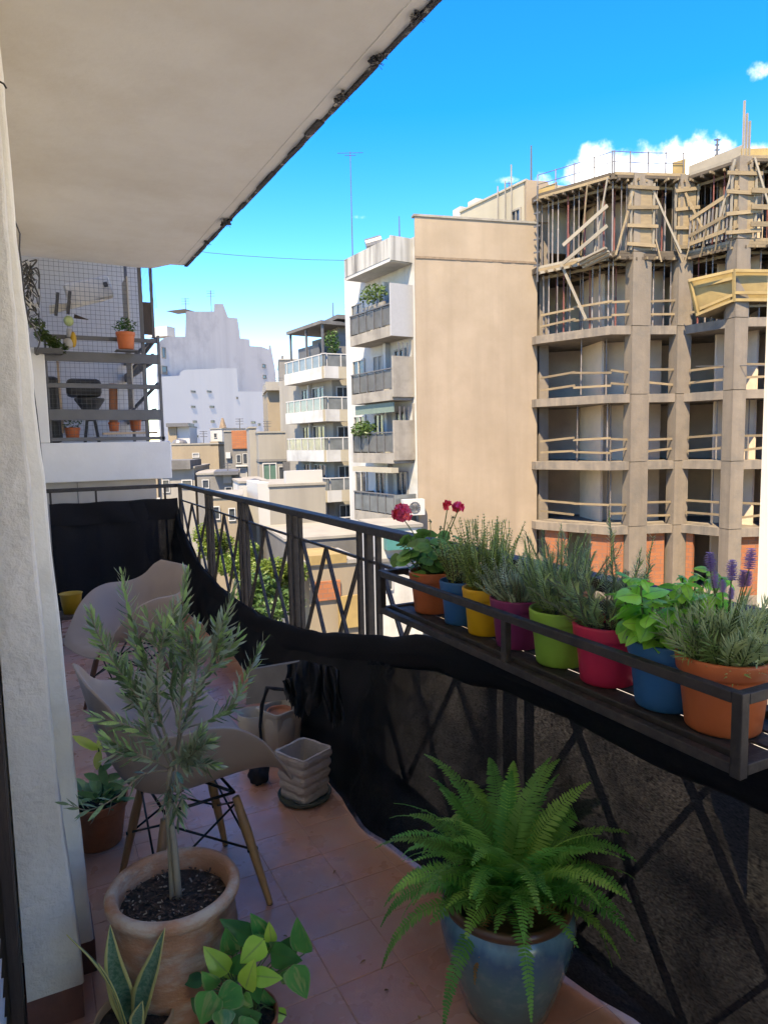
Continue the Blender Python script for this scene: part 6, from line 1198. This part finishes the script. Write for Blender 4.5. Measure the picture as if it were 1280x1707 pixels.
for k in range(44): z = 1.64+.043*k; wn.box((.21,NY+.103,z-.0013),(1.09,NY+.1055,z+.0013))
wn.build('wire_net','mesh_wire',nb,kind='stuff')
wn = MB()
for k in range(12): x = 1.126+.0125*k; wn.beam((x,NY+.08,2.9),(x-.05,NY+.08,3.5),.002,.002)
wn.build('fine_net','mesh_wire',nb,kind='stuff'); nr((1.126,NY+.062,2.63),(1.20,NY+.075,2.95),'side_panel','dark_wood'); nr((1.201,NY+.06,2.60),(1.228,NY+.09,3.5),'tall_post')
nb_items = []
def npx(px,py,y): return onY(px,py,y)
# folded air conditioner pieces on the wall
a0 = npx(150,492,8.2); acn = thing('wall_air_conditioner','tilted cream air conditioner cover behind the neighbour wire net','air conditioner',tuple(a0)); M_ = MB(); d_ = np.array([.42,0,.12]); u_ = np.array([-.05,0,.20]); o0 = npx(118,508,7.75)
M_.hexa([o0,o0+d_,o0+d_+np.array([0,.15,0]),o0+np.array([0,.15,0])],[o0+u_,o0+d_+u_,o0+d_+u_+np.array([0,.15,0]),o0+u_+np.array([0,.15,0])]); M_.build('cover','ac_white',acn,bevel=.01); o1 = o0+d_*.98+u_*.6+np.array([0,-.006,0]); MB().beam(o1-d_*.14,o1-d_*.05,.004,.05).build('badge','dark_metal',acn)
o2 = npx(84,524,7.7); d2 = np.array([.52,0,.17]); MB().hexa([o2,o2+d2,o2+d2+np.array([0,.12,.02]),o2+np.array([0,.12,.02])],[o2+np.array([0,0,.09]),o2+d2+np.array([0,0,.02]),o2+d2+np.array([0,.12,.04]),o2+np.array([0,.12,.11])]).build('flap','ac_white',acn,bevel=.006)
for px,py in ((97,488),(117,486)): b0 = npx(px,py,7.68); MB().beam(b0,b0+np.array([-.03,0,-.22]),.03,.05).build('bracket','dark_metal',acn)
def npot(label, px, py, y, r, h, mat, plant=0, seed=0):
    c_ = npx(px,py,y); t_ = thing('neighbour_pot',label,'flower pot',tuple(c_),'pots on the neighbour balcony'); pot(t_,c_,r,r*.8,h,mat,rimh=h*.22,n=28)
    if plant:
        mb = MB(); r2 = random.Random(seed); leafy(mb,c_+np.array([0,0,h+.05]),(r*1.3,r*1.2,.09),plant,.022,r2); mb.build('foliage','leaf_far',t_,kind='stuff')
    return t_
npot('orange pot of trailing green on the neighbour top rail',211,583,NY-.06,.088,.165,'pot_orange',170,1); npot('low red pot at the left foot of the neighbour railing',122,730,NY+.25,.075,.10,'pot_orange',90,2); npot('small orange pot in the middle behind the neighbour railing',191,719,NY+.2,.055,.09,'pot_orange'); npot('tall orange pot at the right behind the neighbour railing',227,718,NY+.3,.062,.13,'pot_orange')
sh_ = npx(211,584,NY-.06); MB().box((sh_[0]-.1,NY-.15,sh_[2]-.012),(sh_[0]+.1,NY+.019,sh_[2]-.002)).build('pot_bracket','neighbour_steel',nb)
cp = thing('terracotta_pipe','upright terracotta pipe standing behind the neighbour railing','pipe',tuple(npx(190,715,NY+.35))); c_ = npx(190,712,NY+.35); c2 = npx(189,640,NY+.35); MB().tube([c_,c2],.042,16).build('pipe','terracotta',cp,smooth=True)
pl_ = thing('leaning_plank','pale tan plank leaning behind the neighbour railing','plank',tuple(npx(104,715,NY+.3))); MB().beam(npx(106,722,NY+.3),npx(93,560,NY+.35),.02,.05).build('board','tan_wood',pl_)
bp_ = thing('long_board','pale wooden board lying on the neighbour balcony edge','plank',tuple(npx(215,722,NY+.1))); MB().beam(npx(172,723,NY+.08),npx(262,721,NY+.12),.06,.02).build('board','tan_wood',bp_)
bb_ = thing('barbecue','black barbecue bowl on a stand behind the neighbour slats','barbecue',tuple(npx(150,720,NY+.7))); c_ = npx(140,645,NY+.7); MB().box((c_[0]-.17,c_[1]-.12,c_[2]-.11),(c_[0]+.17,c_[1]+.12,c_[2]+.08)).build('hood','cable',bb_,bevel=.05); MB().lathe((c_[0]+.05,c_[1],c_[2]-.36),[(.03,0),(.04,.02),(.07,.10),(.15,.22),(.15,.24)],20).build('bowl','cable',bb_,smooth=True)
for dx in (-.05,.05): MB().beam((c_[0]+.05+dx*1.4,c_[1],1.56),(c_[0]+.05+dx*.6,c_[1],c_[2]-.3),.03,.03).build('leg','cable',bb_)
b0 = npx(78,645,NY+.5); wh = thing('dark_bag','dark rounded bag at the left behind the neighbour slats','bag',tuple(b0)); MB().box((b0[0]-.03,b0[1]-.1,1.562),(b0[0]+.12,b0[1]+.1,b0[2]+.1)).build('body','cable',wh,bevel=.045)
# hanging greenery and ornaments at the left of the net
gr = thing('hanging_plants','trailing green plants over the neighbour top rail at the left','plants',tuple(npx(85,565,NY-.05))); mb = MB(); r2 = random.Random(9)
for (px,py,n_) in ((72,560,170),(90,572,150),(100,580,120),(62,540,120)): leafy(mb,npx(px,py,NY-.04),(.075,.05,.06),n_,.026,r2)
mb.build('foliage','leaf_far',gr,kind='stuff'); MB().box((npx(58,590,NY)[0],NY-.09,npx(58,590,NY)[2]),(npx(105,590,NY)[0],NY+.018,npx(58,590,NY)[2]+.05)).build('trough','dark_metal',gr)
bird = thing('toy_bird','white and yellow toy bird with dark beak on the neighbour rail','ornament',tuple(npx(122,560,NY-.02)))
c_ = npx(114,562,NY-.03)
def blob(c,r): return lambda u,v: (c[0]+r[0]*math.cos(u*6.2832)*math.sin(v*math.pi),c[1]+r[1]*math.sin(u*6.2832)*math.sin(v*math.pi),c[2]+r[2]*math.cos(v*math.pi))
MB().grid(blob(npx(115,572,NY-.03),(.05,.04,.05)),18,10).build('body','white_house',bird,smooth=True); MB().grid(blob(npx(123,566,NY-.035),(.028,.03,.075)),16,10).build('wing','yellow_plastic',bird,smooth=True); MB().grid(blob(npx(115,535,NY-.03),(.045,.035,.05)),16,10).build('head','lf_lavender',bird,smooth=True); MB().tube([npx(124,527,NY-.04),npx(148,533,NY-.04)],[.022,.003],8).build('beak','dark_wood',bird,smooth=True); MB().tube([npx(116,548,NY-.03),npx(116,562,NY-.03)],.025,8).build('neck','white_house',bird,smooth=True)

# dry leaves dropped on the tiles
leafmat('lf_dry_leaf',(0.13,0.075,0.03),(0.2,0.12,0.05),trans=0.1,rough=0.8,rv=0.3)
for k,(px,py) in enumerate(((640,1652),(690,1642),(560,1450),(472,1560),(700,1700),(610,1600))):
    c_ = onZ(px,py,0.004); a_ = k*1.9; o = leaf_mesh(MB(),c_,(math.cos(a_),math.sin(a_),.08),(0,0,1),.016+.003*(k%3),.007,'ovate',droop=.5,fold=.5,nu=2,nv=4).build('fallen_leaf','lf_dry_leaf',None,smooth=True); tag(o,'tiny dry brown leaf fallen on the terracotta tiles','leaf','dry leaves on the tiles')
